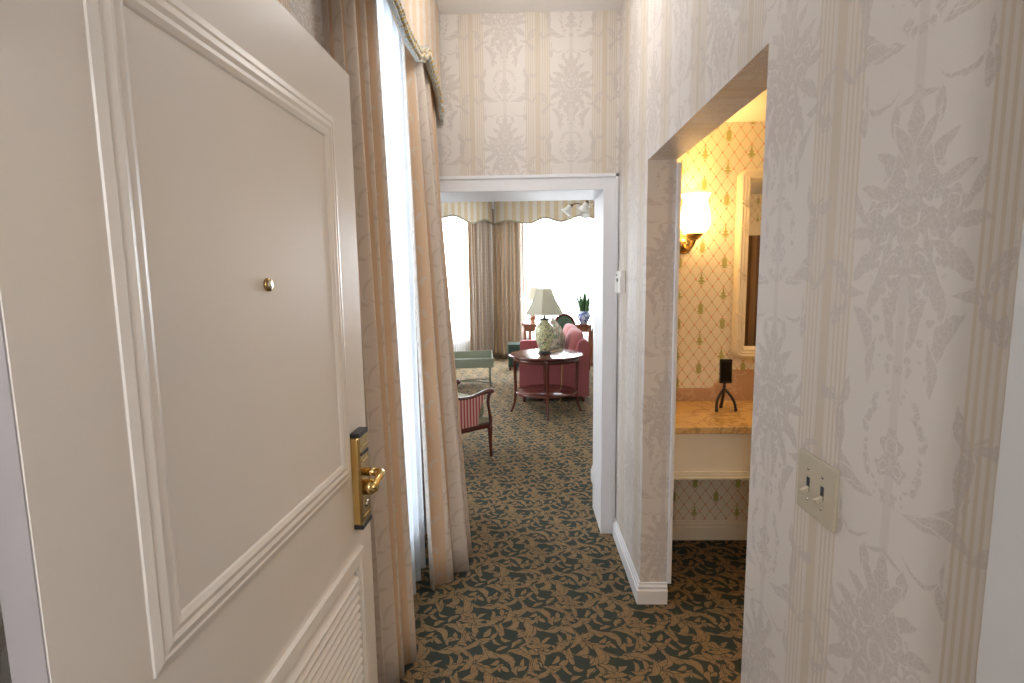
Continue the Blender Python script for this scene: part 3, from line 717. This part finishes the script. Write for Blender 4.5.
box('display', -.026, -.0235, .035, .055, .034, .044, 'black', th)

# ------------------------------------------------------------------ vanity alcove
van = thing('vanity_cabinet', 'cream painted apron front below the marble vanity top', 'vanity', (XR+TH+.003, 2.40, .60))
box('apron', 0, 2.48, 0, .022, 0, .214, 'mirror_frame', van)
boxes('apron_moulding', [(0, 2.48, -.012, .024, -.004, .022), (0, 2.48, -.018, .026, -.014, -.004)], 'mirror_frame', van, .002)
box('apron_top_rail', 0, 2.48, -.010, .0, .175, .214, 'mirror_frame', van)
ct = box('countertop', XR+TH+.002, 3.16, 2.372, 2.918, .815, .85, 'counter', None, .006); tag(ct, 'honey coloured marble vanity top with brown veins', 'countertop')
poly = [(XR+TH+.002, .851), (XR+TH+.002, .922), (1.055, .922)] + [(1.055+.085*math.sin(k*PI/16), .922+.105*(1-math.cos(k*PI/16))) for k in range(1, 9)] + [(1.20, 1.027), (3.16, 1.027), (3.16, .851)]
tag(extrude('backsplash', poly, 'y', 2.897, 2.9185, 'splash'), 'pinkish marble backsplash with a curved step under the mirror', 'backsplash')
mir = thing('wall_mirror', 'cream framed mirror above the marble backsplash', 'mirror', (0, 2.918, 0))
MP = lambda u, z, h: (u, -h, z)
prof = [(0, 0), (0, .028), (.006, .040)] + [(.010+.008*k, .044 + (.004 if k % 2 else 0)) for k in range(0, 6)] + [(.056, .040), (.062, .026), (.068, .022), (.068, 0)]
mx0, mx1, mz0, mz1 = 1.185, 2.10, 1.098, 2.142
frame('frame', mx0, mx1, mz0, mz1, prof, MP, 'mirror_frame', mir, .05)
box('mirror_glass', mx0+.055, mx1-.055, -.016, -.006, mz0+.055, mz1-.055, 'mirror', mir)
for z in (1.20, 1.34, 1.58, 1.83, 1.96):
    for k in (0, 1):
        tube('ribbon', [(mx0+.002, -.036, z+k*.024), (mx0+.014, -.051, z-.010+k*.024), (mx0+.050, -.051, z-.040+k*.024), (mx0+.060, -.032, z-.048+k*.024)], .0035, 'mirror_frame', mir, 6)
for x in (1.32, 1.6, 1.9):
    tube('ribbon', [(x, -.036, mz1-.002), (x+.010, -.051, mz1-.014), (x+.036, -.051, mz1-.050), (x+.044, -.032, mz1-.060)], .0035, 'mirror_frame', mir, 6)
def sconce(x, label):
    sc = thing('wall_sconce', label, 'lamp', (x, 2.918, 1.745), 0, 'vanity sconces')
    lt = lathe('backplate', [(.0, 0), (.045, 0), (.052, .004), (.050, .010), (.036, .014), (.028, .022), (.012, .026), (0, .027)], 'old_brass', sc, 28); lt.rotation_euler = (PI/2, 0, 0); lt.location = (0, 0, -.005)
    tube('arm', [(0, -.02, -.005), (.003, -.06, -.028), (.014, -.10, -.022), (.025, -.115, .012)], [.010, .009, .009, .012], 'old_brass', sc, 12, False, 5)
    lathe('cup', [(.0, .010), (.018, .012), (.036, .030), (.046, .042), (.044, .046), (0, .046)], 'old_brass', sc, 24, c=(.025, -.115, 0))
    lathe('shade', [(.040, .044), (.066, .062), (.080, .095), (.080, .130), (.072, .165), (.064, .195), (.064, .220), (.074, .245), (.080, .252), (.074, .248), (.060, .220), (.060, .195), (.068, .165), (.076, .130), (.076, .097), (.062, .066), (.030, .050)], 'sconce_glass', sc, 32, c=(.025, -.115, 0))
    lb = bpy.data.lights.new('sconce_bulb', 'POINT'); lb.energy = 16; lb.color = (1.0, .58, .19); lb.shadow_soft_size = .04
    ob = bpy.data.objects.new('sconce_bulb', lb); C.objects.link(ob); ob.parent = sc; ob.location = (.025, -.115, .13)
sconce(.898, 'lit brass wall sconce with amber glass tulip shade left of the mirror')
sconce(2.31, 'added lit brass wall sconce right of the mirror, hidden by the wall')  # unseen second sconce added to brighten the vanity wall
# phone on a flexible tripod
ft = [(1.018, 2.655), (1.120, 2.66), (1.070, 2.735)]; hub = (1.060, 2.672, .965)
tp_ = thing('mini_tripod', 'black flexible mini tripod standing on the marble top', 'tripod', (hub[0], hub[1], .85))
for i, (x, y) in enumerate(ft):
    ex, ey = x-hub[0], y-hub[1]; pts, rad = [], []
    for k in range(23):
        u = k/22; bow = .012*math.sin(PI*u)
        pts.append((ex*(u**.8)+(bow if ex > .02 else -bow if ex < -.02 else 0), ey*u, .112*(1-u)+.006)); rad.append(.0090 if k % 2 else .0055)
    lg = tube('leg', pts, rad, 'black', tp_, 8)
    tube('foot', [(ex, ey, .001), (ex, ey, .016)], [.009, .008], 'black', lg, 10)
tube('neck', [(0, 0, .108), (0, 0, .118), (0, 0, .123), (0, 0, .133), (0, 0, .138), (0, 0, .150)], [.008, .012, .006, .010, .006, .009], 'black', tp_, 10)
pho = thing('smartphone', 'dark upright smartphone clamped on the mini tripod', 'phone', (hub[0]+.006, hub[1], .999)); pho.rotation_euler = (math.radians(-6), math.radians(2), math.radians(6))
box('body', -.034, .034, -.005, .005, 0, .128, 'black', pho, .004); box('screen', -.029, .029, -.0062, -.004, .012, .113, 'screen', pho, .0005); box('camera_lens', .015, .023, .004, .0065, .105, .113, 'screen', pho)
dish = thing('soap_dish', 'small white dish at the right edge of the marble top', 'dish', (1.33, 2.70, .85))
lathe('bowl', [(.0, .001), (.035, .001), (.055, .012), (.062, .028), (.059, .028), (.052, .014), (.032, .006), (0, .005)], 'white_plastic', dish, 28)
lathe('soap', [(0, .006), (.030, .008), (.034, .018), (.026, .026), (0, .028)], 'shade', dish, 20, 1.2, .8)
# closet curtain reflected in the mirror
struct(boxes('trim_closet', [(1.75, 3.0, YE, YE+.05, 1.98, 2.10), (1.75, 1.83, YE, YE+.03, 0, 1.98), (2.92, 3.0, YE, YE+.03, 0, 1.98)], 'mirror_frame'), 'cream closet casing seen in the mirror')
tag(cloth('closet_curtain', (1.84, YE+.075), (2.91, YE+.075), (0, 1), 1.975, .02, 11, lambda q: .022, lambda q, s: 0, 'brown_cloth', seed=6), 'brown curtain seen only as a reflection in the mirror', 'curtain')

# ------------------------------------------------------------------ living room: drapery
def W(Dv, Nv, t, off): q = W0 + Dv*t + Nv*off; return (q.x, q.y)
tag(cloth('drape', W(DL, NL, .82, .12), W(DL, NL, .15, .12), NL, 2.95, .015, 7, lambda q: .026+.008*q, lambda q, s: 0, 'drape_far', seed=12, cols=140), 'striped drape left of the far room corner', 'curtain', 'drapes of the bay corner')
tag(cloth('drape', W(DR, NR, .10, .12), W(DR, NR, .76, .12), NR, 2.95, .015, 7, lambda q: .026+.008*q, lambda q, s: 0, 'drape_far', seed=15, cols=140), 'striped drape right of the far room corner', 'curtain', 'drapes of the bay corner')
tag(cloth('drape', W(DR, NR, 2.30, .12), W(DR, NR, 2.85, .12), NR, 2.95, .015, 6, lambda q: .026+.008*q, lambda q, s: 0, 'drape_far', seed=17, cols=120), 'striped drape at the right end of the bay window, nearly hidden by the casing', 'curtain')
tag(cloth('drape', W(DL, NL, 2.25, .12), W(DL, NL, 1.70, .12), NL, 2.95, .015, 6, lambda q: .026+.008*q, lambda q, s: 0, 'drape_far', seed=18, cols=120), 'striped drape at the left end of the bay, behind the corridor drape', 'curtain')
tag(cloth('sheer_curtain', W(DR, NR, .62, .06), W(DR, NR, 1.48, .06), NR, 2.93, .03, 15, lambda q: .012, lambda q, s: 0, 'sheer_far', seed=21, cols=180, solid=0), 'white sheer in the bay window behind the table lamps', 'curtain')
tag(cloth('sheer_curtain', W(DR, NR, 1.46, .06), W(DR, NR, 2.42, .06), NR, 2.93, .03, 16, lambda q: .012, lambda q, s: 0, 'sheer_far', seed=22, cols=180, solid=0), 'white sheer in the bay window behind the potted plant', 'curtain')
tag(cloth('sheer_curtain', W(DL, NL, 1.8, .06), W(DL, NL, .6, .06), NL, 2.93, .03, 17, lambda q: .012, lambda q, s: 0, 'sheer_far', seed=23, cols=200, solid=0), 'white sheer in the window left of the far corner drapes', 'curtain')
def far_valance(Dv, Nv, length, label, pts):
    v = thing('valance', label, 'valance', group='valances of the bay')
    P = lambda t, w, z: (*W(Dv, Nv, t + .18, .20-w), z)
    f = lambda t: smoothcurve(pts, t + .18)
    scallop('valance_front', P, length, HL-.003, f, .02, 'valance_far', v, 140)
    strip('braid', P, length, f, .006, .030, 'braid_far', v, 140)
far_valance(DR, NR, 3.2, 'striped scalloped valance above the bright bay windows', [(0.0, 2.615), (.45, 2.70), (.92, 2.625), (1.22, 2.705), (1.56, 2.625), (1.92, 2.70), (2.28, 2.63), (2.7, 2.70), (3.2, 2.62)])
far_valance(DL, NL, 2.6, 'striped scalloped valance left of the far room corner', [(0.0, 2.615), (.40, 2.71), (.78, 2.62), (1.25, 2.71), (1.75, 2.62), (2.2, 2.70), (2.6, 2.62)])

# ------------------------------------------------------------------ living room: furniture
tb = thing('round_side_table', 'round mahogany side table with splayed legs and lower shelf', 'table', (.262, 5.95, 0))
lathe('table_top', [(0, .665), (.395, .665), (.40, .668), (.43, .676), (.438, .684), (.434, .695), (.42, .699), (0, .699)], 'mahogany', tb, 48)
lathe('apron', [(.36, .620), (.385, .622), (.385, .664), (.36, .666), (.36, .620)], 'mahogany', tb, 48)
lathe('lower_shelf', [(0, .236), (.355, .236), (.365, .243), (.368, .252), (.36, .258), (0, .258)], 'mahogany', tb, 48)
for k in range(4):
    a = -PI/2 + k*PI/2; c_, s_ = math.cos(a), math.sin(a)
    lg = tube('leg', [(c_*.372, s_*.372, .67), (c_*.368, s_*.368, .50), (c_*.362, s_*.362, .26), (c_*.375, s_*.375, .12), (c_*.415, s_*.415, .004)], [.021, .019, .017, .015, .013], 'mahogany', tb, 10, False, 4)
    tube('brass_cap', [(c_*.405, s_*.405, .032), (c_*.416, s_*.416, .002)], [.0155, .0145], 'mahogany', lg, 10)
def shade_mesh(name, rb, rt, z0, z1, mat, parent, sides=6, rot=0.0):
    bm = bmesh.new(); rings = []
    for u in [0, .15, .35, .6, .8, 1.0]:
        z = z0+(z1-z0)*u; r = rb+(rt-rb)*(u + .10*math.sin(PI*u)); rings.append([bm.verts.new((r*math.cos(rot+2*PI*i/sides), r*math.sin(rot+2*PI*i/sides), z)) for i in range(sides)])
    for A, B in zip(rings, rings[1:]):
        for i in range(sides): bm.faces.new((A[i], A[(i+1) % sides], B[(i+1) % sides], B[i]))
    o = from_bm(bm, name, mat, parent); md = o.modifiers.new('thickness', 'SOLIDIFY'); md.thickness = .004
    for k in range(sides):
        a = rot+2*PI*k/sides
        tube('shade_rib', [((rb+(rt-rb)*(u + .10*math.sin(PI*u)))*math.cos(a), (rb+(rt-rb)*(u + .10*math.sin(PI*u)))*math.sin(a), z0+(z1-z0)*u) for u in [0, .15, .35, .6, .8, 1.0]], .0035, mat, o, 6)
    return o
lp = thing('table_lamp', 'floral ceramic vase lamp with cream panelled shade on the round table', 'lamp', (.245, 5.95, .70)); lp.scale = (1.08, 1.08, 1.0)
lathe('lamp_foot', [(0, 0), (.075, 0), (.078, .010), (.066, .018), (.062, .030), (0, .030)], 'black', lp, 28)
lathe('vase', [(0, .030), (.058, .030), (.064, .060), (.082, .125), (.098, .200), (.103, .260), (.096, .310), (.074, .345), (.052, .362), (.047, .385), (.052, .398), (0, .398)], 'vase', lp, 36)
lathe('lamp_cap', [(0, .396), (.058, .396), (.060, .404), (.030, .412), (.012, .418), (.010, .47), (0, .47)], 'black', lp, 24)
shade_mesh('lamp_shade', .222, .082, .462, .760, 'shade', lp, 6, .35)
tube('finial', [(0, 0, .735), (0, 0, .765), (0, 0, .775), (0, 0, .785)], [.004, .004, .009, .003], 'old_brass', lp, 10)
tube('cord', [(.06, .05, .008), (.12, .14, .004), (.19, .27, .006), (.215, .345, .004), (.222, .362, -.012), (.224, .368, -.10), (.215, .372, -.35), (.21, .372, -.60), (.18, .36, -.690)], .004, 'gold_trim', lp, 6, False, 5)

# sofa seen from its end
sf = thing('sofa', 'rose red sofa standing end-on behind the round table', 'sofa', (0, 0, 0))
def cushion(name, x0, x1, y0, y1, z0, z1, mat, parent, puff=.05):
    bm = bmesh.new(); bx(bm, x0, x1, y0, y1, z0, z1); bmesh.ops.subdivide_edges(bm, edges=bm.edges, cuts=5, use_grid_fill=True)
    c = Vector(((x0+x1)/2, (y0+y1)/2, (z0+z1)/2)); h = Vector((x1-x0, y1-y0, z1-z0))/2
    for v in bm.verts:
        a = [(v.co[i]-c[i])/h[i] for i in range(3)]
        for i in range(3):
            j, k = (i+1) % 3, (i+2) % 3
            v.co[i] = c[i] + h[i]*a[i]*(1 - puff*(abs(a[j])**4 + abs(a[k])**4)*1.4)
    o = from_bm(bm, name, mat, parent, True); md = o.modifiers.new('soft', 'SUBSURF'); md.levels = 1; md.render_levels = 1
    return o
box('frame', -.03, .80, 6.46, 8.06, .07, .30, 'red_velvet', sf, .012)
apoly = [(-.06, .07), (.70, .07), (.70, .615), (.0, .615), (-.04, .61), (-.06, .585)]
extrude('arm', apoly, 'y', 6.40, 6.56, 'red_velvet', sf, .012); extrude('arm', apoly, 'y', 7.96, 8.12, 'red_velvet', sf, .012)
bp = [(.66, .07), (.83, .07), (.835, .70), (.825, .765), (.79, .80), (.74, .80), (.70, .77), (.66, .62)]
extrude('back', bp, 'y', 6.40, 8.12, 'red_velvet', sf, .015)
for k, (a, b) in enumerate(((6.57, 7.255), (7.265, 7.95))):
    cushion('seat_cushion', -.05, .66, a, b, .30, .47, 'rose', sf)
    o = cushion('back_cushion', -.10, .10, a-.01, b+.01, -.02, .45, 'rose', sf, .09); o.location = (.615, 0, .46); o.rotation_euler = (0, .25, 0)
for x in (0.0, .76):
    for y in (6.45, 8.05): tube('foot', [(x, y, .0), (x, y, .08)], [.018, .026], 'mahogany', sf, 10)
# corner-up tapestry pillow leaning by the near arm
pw = thing('throw_pillow', 'floral tapestry pillow propped corner up on the sofa', 'pillow', (.46, 6.72, .475)); pw.rotation_euler = (math.radians(-8), 0, math.radians(60))
bm = bmesh.new(); N = 14; hs = .23
for sgn in (1, -1):
    g = [[None]*(N+1) for _ in range(N+1)]
    for i in range(N+1):
        for j in range(N+1):
            a, b = -1+2*i/N, -1+2*j/N; tk = .075*max(0, (1-a*a)*(1-b*b))**.45
            x = hs*a*(1-.08*b*b); z = hs*b*(1-.08*a*a); c_ = math.cos(PI/4)
            g[i][j] = bm.verts.new(((x-z)*c_, sgn*tk, (x+z)*c_+hs*1.30))
    for i in range(N):
        for j in range(N): bm.faces.new((g[i][j], g[i+1][j], g[i+1][j+1], g[i][j+1]))
bmesh.ops.remove_doubles(bm, verts=bm.verts, dist=1e-5)
from_bm(bm, 'pillow_body', 'tapestry', pw, True)
e = hs*.92*math.sqrt(2); tube('gold_cord', [(-e, 0, hs*1.30), (-e/2*.96, 0, hs*1.30+e/2*.96), (0, 0, hs*1.30+e), (e/2*.96, 0, hs*1.30+e/2*.96), (e, 0, hs*1.30), (e/2*.96, 0, hs*1.30-e/2*.96), (0, 0, hs*1.30-e), (-e/2*.96, 0, hs*1.30-e/2*.96)], .007, 'gold_trim', pw, 6, True)

# barrel chair in the foreground of the living room (faces +x)
ch = thing('barrel_armchair', 'mahogany armchair with burgundy striped side beside the drape', 'chair', (-.70, 4.39, 0), math.radians(40))
sx0, sx1, sy = -.30, .29, .27
for s in (-1, 1):
    y = s*sy
    fl = tube('leg', [(sx1, y, .30), (sx1, y, .27), (sx1, y, .20), (sx1+.004, y, .05), (sx1+.006, y, .03), (sx1+.006, y, .002)], [.020, .024, .019, .012, .016, .011], 'mahogany', ch, 12)
    tube('leg', [(sx0, y*.9, .32), (sx0-.02, y*.9, .16), (sx0-.06, y*.9, .002)], [.020, .017, .013], 'mahogany', ch, 10, False, 3)
    tube('arm_post', [(sx1, y, .28), (sx1+.006, y, .36), (sx1-.004, y, .42), (sx1-.016, y, .50), (sx1-.004, y, .57), (sx1+.015, y, .592)], [.019, .016, .013, .014, .018, .020], 'mahogany', ch, 12, False, 4)
    tube('arm_rail', [(sx1+.035, y, .578), (sx1+.022, y, .598), (sx1-.02, y, .600), (sx1-.10, y, .586), (sx1-.19, y, .568), (sx1-.30, y, .570), (sx1-.42, y, .60), (sx0-.02, y*.97, .70), (sx0-.05, y*.93, .80)], [.016, .021, .021, .017, .016, .016, .017, .018, .018], 'mahogany', ch, 10, False, 5)
    pan = [(sx0+.0, .315), (sx1-.135, .315), (sx1-.125, .40), (sx1-.095, .50), (sx1-.055, .575), (sx1-.10, .578), (sx1-.19, .560), (sx1-.30, .562), (sx1-.42, .59), (sx0-.02, .69)]
    extrude('side_panel', pan, 'y', y-.014, y+.014, 'stripe_red', ch, .003)
    box('side_rail', sx0, sx1, y-.018, y+.018, .275, .318, 'mahogany', ch, .004)
box('front_rail', sx1-.02, sx1+.018, -sy, sy, .275, .318, 'mahogany', ch, .004)
box('back_rail', sx0-.02, sx0+.02, -sy, sy, .275, .318, 'mahogany', ch, .004)
box('seat', sx0+.03, sx1-.005, -sy+.02, sy-.02, .30, .365, 'olive', ch, .012)
cushion('seat_cushion', sx0+.05, sx1-.005, -sy+.022, sy-.022, .355, .525, 'olive', ch, .035)
o = box('backrest', -.03, .03, -sy+.02, sy-.02, 0, .52, 'stripe_red', ch, .01); o.location = (sx0-.005, 0, .315); o.rotation_euler = (0, -.12, 0)
tube('crest_rail', [(sx0-.05, -sy*.93, .80), (sx0-.065, -sy*.5, .845), (sx0-.065, 0, .86), (sx0-.065, sy*.5, .845), (sx0-.05, sy*.93, .80)], .020, 'mahogany', ch, 10, False, 4)

# green tray table
tt = thing('tray_table', 'sage green painted tray table on slender crossed legs', 'table', (-1.0, 7.62, 0), math.radians(6))
boxes('tray', [(-.52, .52, -.28, .28, .345, .362)], 'sage_paint', tt)
boxes('tray_side', [(-.52, .52, -.285, -.268, .29, .425)], 'sage_paint', tt, .003)
boxes('tray_side', [(-.52, .52, .268, .285, .29, .470)], 'sage_paint', tt, .003)
for x in (-.52, .52): extrude('tray_side', [(-.285, .29), (.285, .29), (.285, .470), (.14, .470), (.07, .445), (-.10, .425), (-.285, .425)], 'x', x-.008, x+.008, 'sage_paint', tt)
for x in (-.48, .48):
    for y in (-.24, .05): tube('leg', [(x, y, .30), (x, y, .004)], [.017, .012], 'sage_paint', tt, 8)
tube('stretcher', [(-.48, -.24, .06), (0, -.09, .07), (.48, .05, .06)], .009, 'sage_paint', tt, 8); tube('stretcher', [(-.48, .05, .06), (0, -.09, .07), (.48, -.24, .06)], .009, 'sage_paint', tt, 8)

st = thing('footstool', 'dark green box stool by the far corner drapes', 'stool', (.0, 8.93, 0))
box('body', -.27, -.03, -.2, .2, .06, .43, 'green_leather', st, .012); box('lid', -.275, -.025, -.205, .205, .43, .46, 'green_leather', st, .012)
for x in (-.24, -.06):
    for y in (-.16, .16): tube('foot', [(x, y, .001), (x, y, .065)], [.016, .022], 'mahogany', st, 8)

# writing desk with its chair
DA = math.atan2(DR.y, DR.x)*.55
dk = thing('writing_desk', 'brown wooden writing desk in front of the bay window', 'desk', (.63, 9.10, 0), DA)
box('desk_top', -.66, .66, -.26, .26, .745, .77, 'desk_wood', dk, .005)
boxes('apron', [(-.62, .62, -.235, -.215, .64, .745), (-.62, .62, .215, .235, .64, .745), (-.62, -.60, -.22, .22, .64, .745), (.60, .62, -.22, .22, .64, .745)], 'desk_wood', dk)
for x in (-.61, .61):
    for y in (-.22, .22): tube('leg', [(x, y, .745), (x, y, .62), (x, y, .02), (x, y, .001)], [.030, .030, .017, .017], 'desk_wood', dk, 8)
for x in (-.36, 0, .36):
    dr = box('drawer', x-.165, x+.165, -.243, -.233, .655, .735, 'desk_wood', dk, .003); tube('knob', [(x, -.242, .695), (x, -.262, .695)], [.006, .011], 'brass', dr, 10)
box('gallery_rail', -.655, -.635, -.24, .24, .77, .815, 'desk_wood', dk, .004)
dk.scale = (.94, 1, 1.03); dcz = .7935
l2 = thing('desk_lamp', 'copper based lamp with pale shade on the writing desk', 'lamp', (.17, 9.20, dcz))
lathe('lamp_base', [(0, 0), (.055, 0), (.058, .012), (.040, .030), (.050, .060), (.066, .100), (.060, .135), (.030, .160), (.014, .175), (.012, .42), (0, .42)], 'copper', l2, 26)
shade_mesh('lamp_shade', .235, .105, .425, .650, 'shade', l2, 6, .2)
pl = thing('potted_plant', 'spiky green plant in a blue and white porcelain pot on the desk', 'plant', (1.07, 9.03, dcz)); pl.scale = (1.22, 1.22, 1.12)
lathe('pot', [(0, 0), (.050, 0), (.054, .012), (.072, .040), (.096, .095), (.098, .130), (.084, .165), (.068, .182), (.074, .192), (.066, .192), (.062, .178), (0, .170)], 'porcelain', pl, 30)
lathe('soil', [(0, .171), (.064, .178), (.0, .180)], 'soil', pl, 18)
R = random.Random(5); lf0 = None
for k in range(17):
    if lf0 is None:
        V, F = [], []
        for i in range(7):
            u = i/6; w = .020*math.sin(PI*min(1, .18+u*.82))**.8 if i < 6 else .001; x = .03*u*u
            V += [(x-.0, -w, .27*u), (x+.010*(1-u)+.004, 0, .27*u), (x, w, .27*u), (x-.004, 0, .27*u)]
        for i in range(6):
            for j in range(4): F.append((4*i+j, 4*i+(j+1) % 4, 4*i+4+(j+1) % 4, 4*i+4+j))
        me = bpy.data.meshes.new('leaf'); me.from_pydata(V, [], F); lf0 = link('leaf', me, 'leaf', pl, True); o = lf0
    else: o = lf0.copy(); C.objects.link(o); o.parent = pl
    a = k*2.4; r = .012+.040*R.random(); o.location = (r*math.cos(a), r*math.sin(a), .165)
    o.rotation_euler = (0, R.uniform(-.02, .34), a); s_ = R.uniform(.85, 1.4); o.scale = (1.25, 1.25, s_)
oc = thing('oval_back_chair', 'oval back chair with green upholstery tucked at the desk', 'chair', (.655, 8.60, 0), .08)
o = lathe('backrest', [(0, -.020), (.9, -.020), (1.0, -.008), (1.0, .008), (.9, .020), (0, .024)], 'green_fabric', oc, 32, .165, .215); o.rotation_euler = (PI/2, 0, 0); o.location = (0, -.215, .76)
tube('back_frame', [(.180*math.cos(2*PI*k/28), -.215, .76+.230*math.sin(2*PI*k/28)) for k in range(28)], .021, 'mahogany', oc, 10, True)
box('seat_rail', -.23, .23, -.21, .23, .38, .43, 'mahogany', oc, .01); cushion('seat', -.22, .22, -.20, .22, .43, .49, 'green_fabric', oc)
for x in (-.20, .20):
    tube('leg', [(x, .20, .39), (x, .20, .002)], [.022, .013], 'mahogany', oc, 10); tube('leg', [(x, -.19, .39), (x*1.05, -.24, .002)], [.022, .014], 'mahogany', oc, 10)
    tube('back_post', [(x*.7, -.20, .42), (x*.62, -.215, .56)], [.017, .016], 'mahogany', oc, 10)

# ceiling light of the living room
cl = thing('ceiling_light', 'brass ceiling light with bell shaped glass shades', 'lamp', (1.02, 6.55, -.035))
lathe('ceiling_rose', [(0, HL+.033), (.075, HL+.033), (.070, HL+.005), (.02, HL-.01), (0, HL-.01)], 'dark_brass', cl, 24)
tube('stem', [(0, 0, HL+.0), (0, 0, 2.52)], .012, 'dark_brass', cl, 12)
lathe('hub', [(0, 2.47), (.020, 2.475), (.050, 2.505), (.060, 2.54), (.045, 2.57), (.015, 2.59), (0, 2.59)], 'dark_brass', cl, 24)
for k, (dx, dy) in enumerate(((-.40, .08), (-.235, -.22), (.14, -.30), (.34, .02), (.1, .33), (-.18, .35))):
    h = math.hypot(dx, dy); ux, uy = dx/h, dy/h
    am = tube('arm', [(ux*.04, uy*.04, 2.545), (dx*.40, dy*.40, 2.552), (dx*.65, dy*.65, 2.535), (dx*.85, dy*.85, 2.553), (dx*.97, dy*.97, 2.530)], [.010, .008, .008, .008, .010], 'dark_brass', cl, 8, False, 4)
    gs = lathe('glass_shade', [(.022, 0), (.034, -.020), (.040, -.055), (.052, -.090), (.068, -.112), (.064, -.112), (.048, -.088), (.036, -.055), (.030, -.020), (.0, -.006)], 'bell_glass', cl, 24)
    gs.location = (dx, dy, 2.525); gs.rotation_euler = (-.6*uy, .6*ux*-1, 0) if k else (0, .7, 0)
    sk = lathe('socket', [(0, .022), (.018, .022), (.026, .0), (.026, -.018), (0, -.018)], 'dark_brass', gs, 16)

# ------------------------------------------------------------------ unseen lamps added to brighten entry, bathroom and hallway
def dome(name, label, loc, power, col):
    d = thing(name, label, 'lamp', loc, 0, 'added ceiling dome lamps')
    lathe('base', [(0, 0), (.13, 0), (.135, -.012), (.125, -.02), (0, -.02)], 'brass', d, 28)
    lathe('glass_dome', [(.12, -.018), (.122, -.03), (.105, -.065), (.07, -.09), (.03, -.10), (0, -.102)], 'dome_glass', d, 28)
    l = bpy.data.lights.new(name+'_bulb', 'POINT'); l.energy = power; l.color = col; l.shadow_soft_size = .12
    o = bpy.data.objects.new(name+'_bulb', l); C.objects.link(o); o.parent = d; o.location = (0, 0, -.22)
dome('added_dome_lamp', 'added dome lamp on the entry ceiling above the view', (.02, 2.28, HC), 9, (1.0, .97, .94))  # added lamp, lifts the far end of the corridor
dome('added_dome_lamp', 'added dome lamp on the bathroom ceiling', (2.0, 1.7, 2.395), 12, (1.0, .66, .32))  # added warm lamp for the vanity alcove
dome('added_dome_lamp', 'added dome lamp in the hallway behind the viewer', (.35, -.75, 2.7), 6, (1.0, .97, .93))  # added lamp for soft ambient light in the hallway
def globe(x, label, power):  # unseen sconces added to light door and walls from behind the camera
    g = thing('added_globe_sconce', label, 'lamp', (x, -1.499, 1.78), 0, 'added hallway globe sconces')
    o = lathe('backplate', [(0, .001), (.06, .001), (.062, .010), (.03, .018), (0, .018)], 'brass', g, 24); o.rotation_euler = (-PI/2, 0, 0)
    tube('arm', [(0, .01, 0), (0, .07, -.02), (0, .12, .0)], .009, 'brass', g, 10, False, 4)
    lathe('globe', [(0, .0), (.05, .008), (.088, .045), (.10, .09), (.088, .135), (.05, .172), (0, .18)], 'dome_glass', g, 28, c=(0, .12, .0))
    l = bpy.data.lights.new('globe_bulb', 'POINT'); l.energy = power; l.color = (.98, .98, 1.0); l.shadow_soft_size = .10
    b = bpy.data.objects.new('globe_bulb', l); C.objects.link(b); b.parent = g; b.location = (0, .34, .09)
globe(-.42, 'added frosted globe sconce on the hallway wall, left one behind the viewer', 38)
globe(.75, 'added frosted globe sconce on the hallway wall, right one behind the viewer', 12)
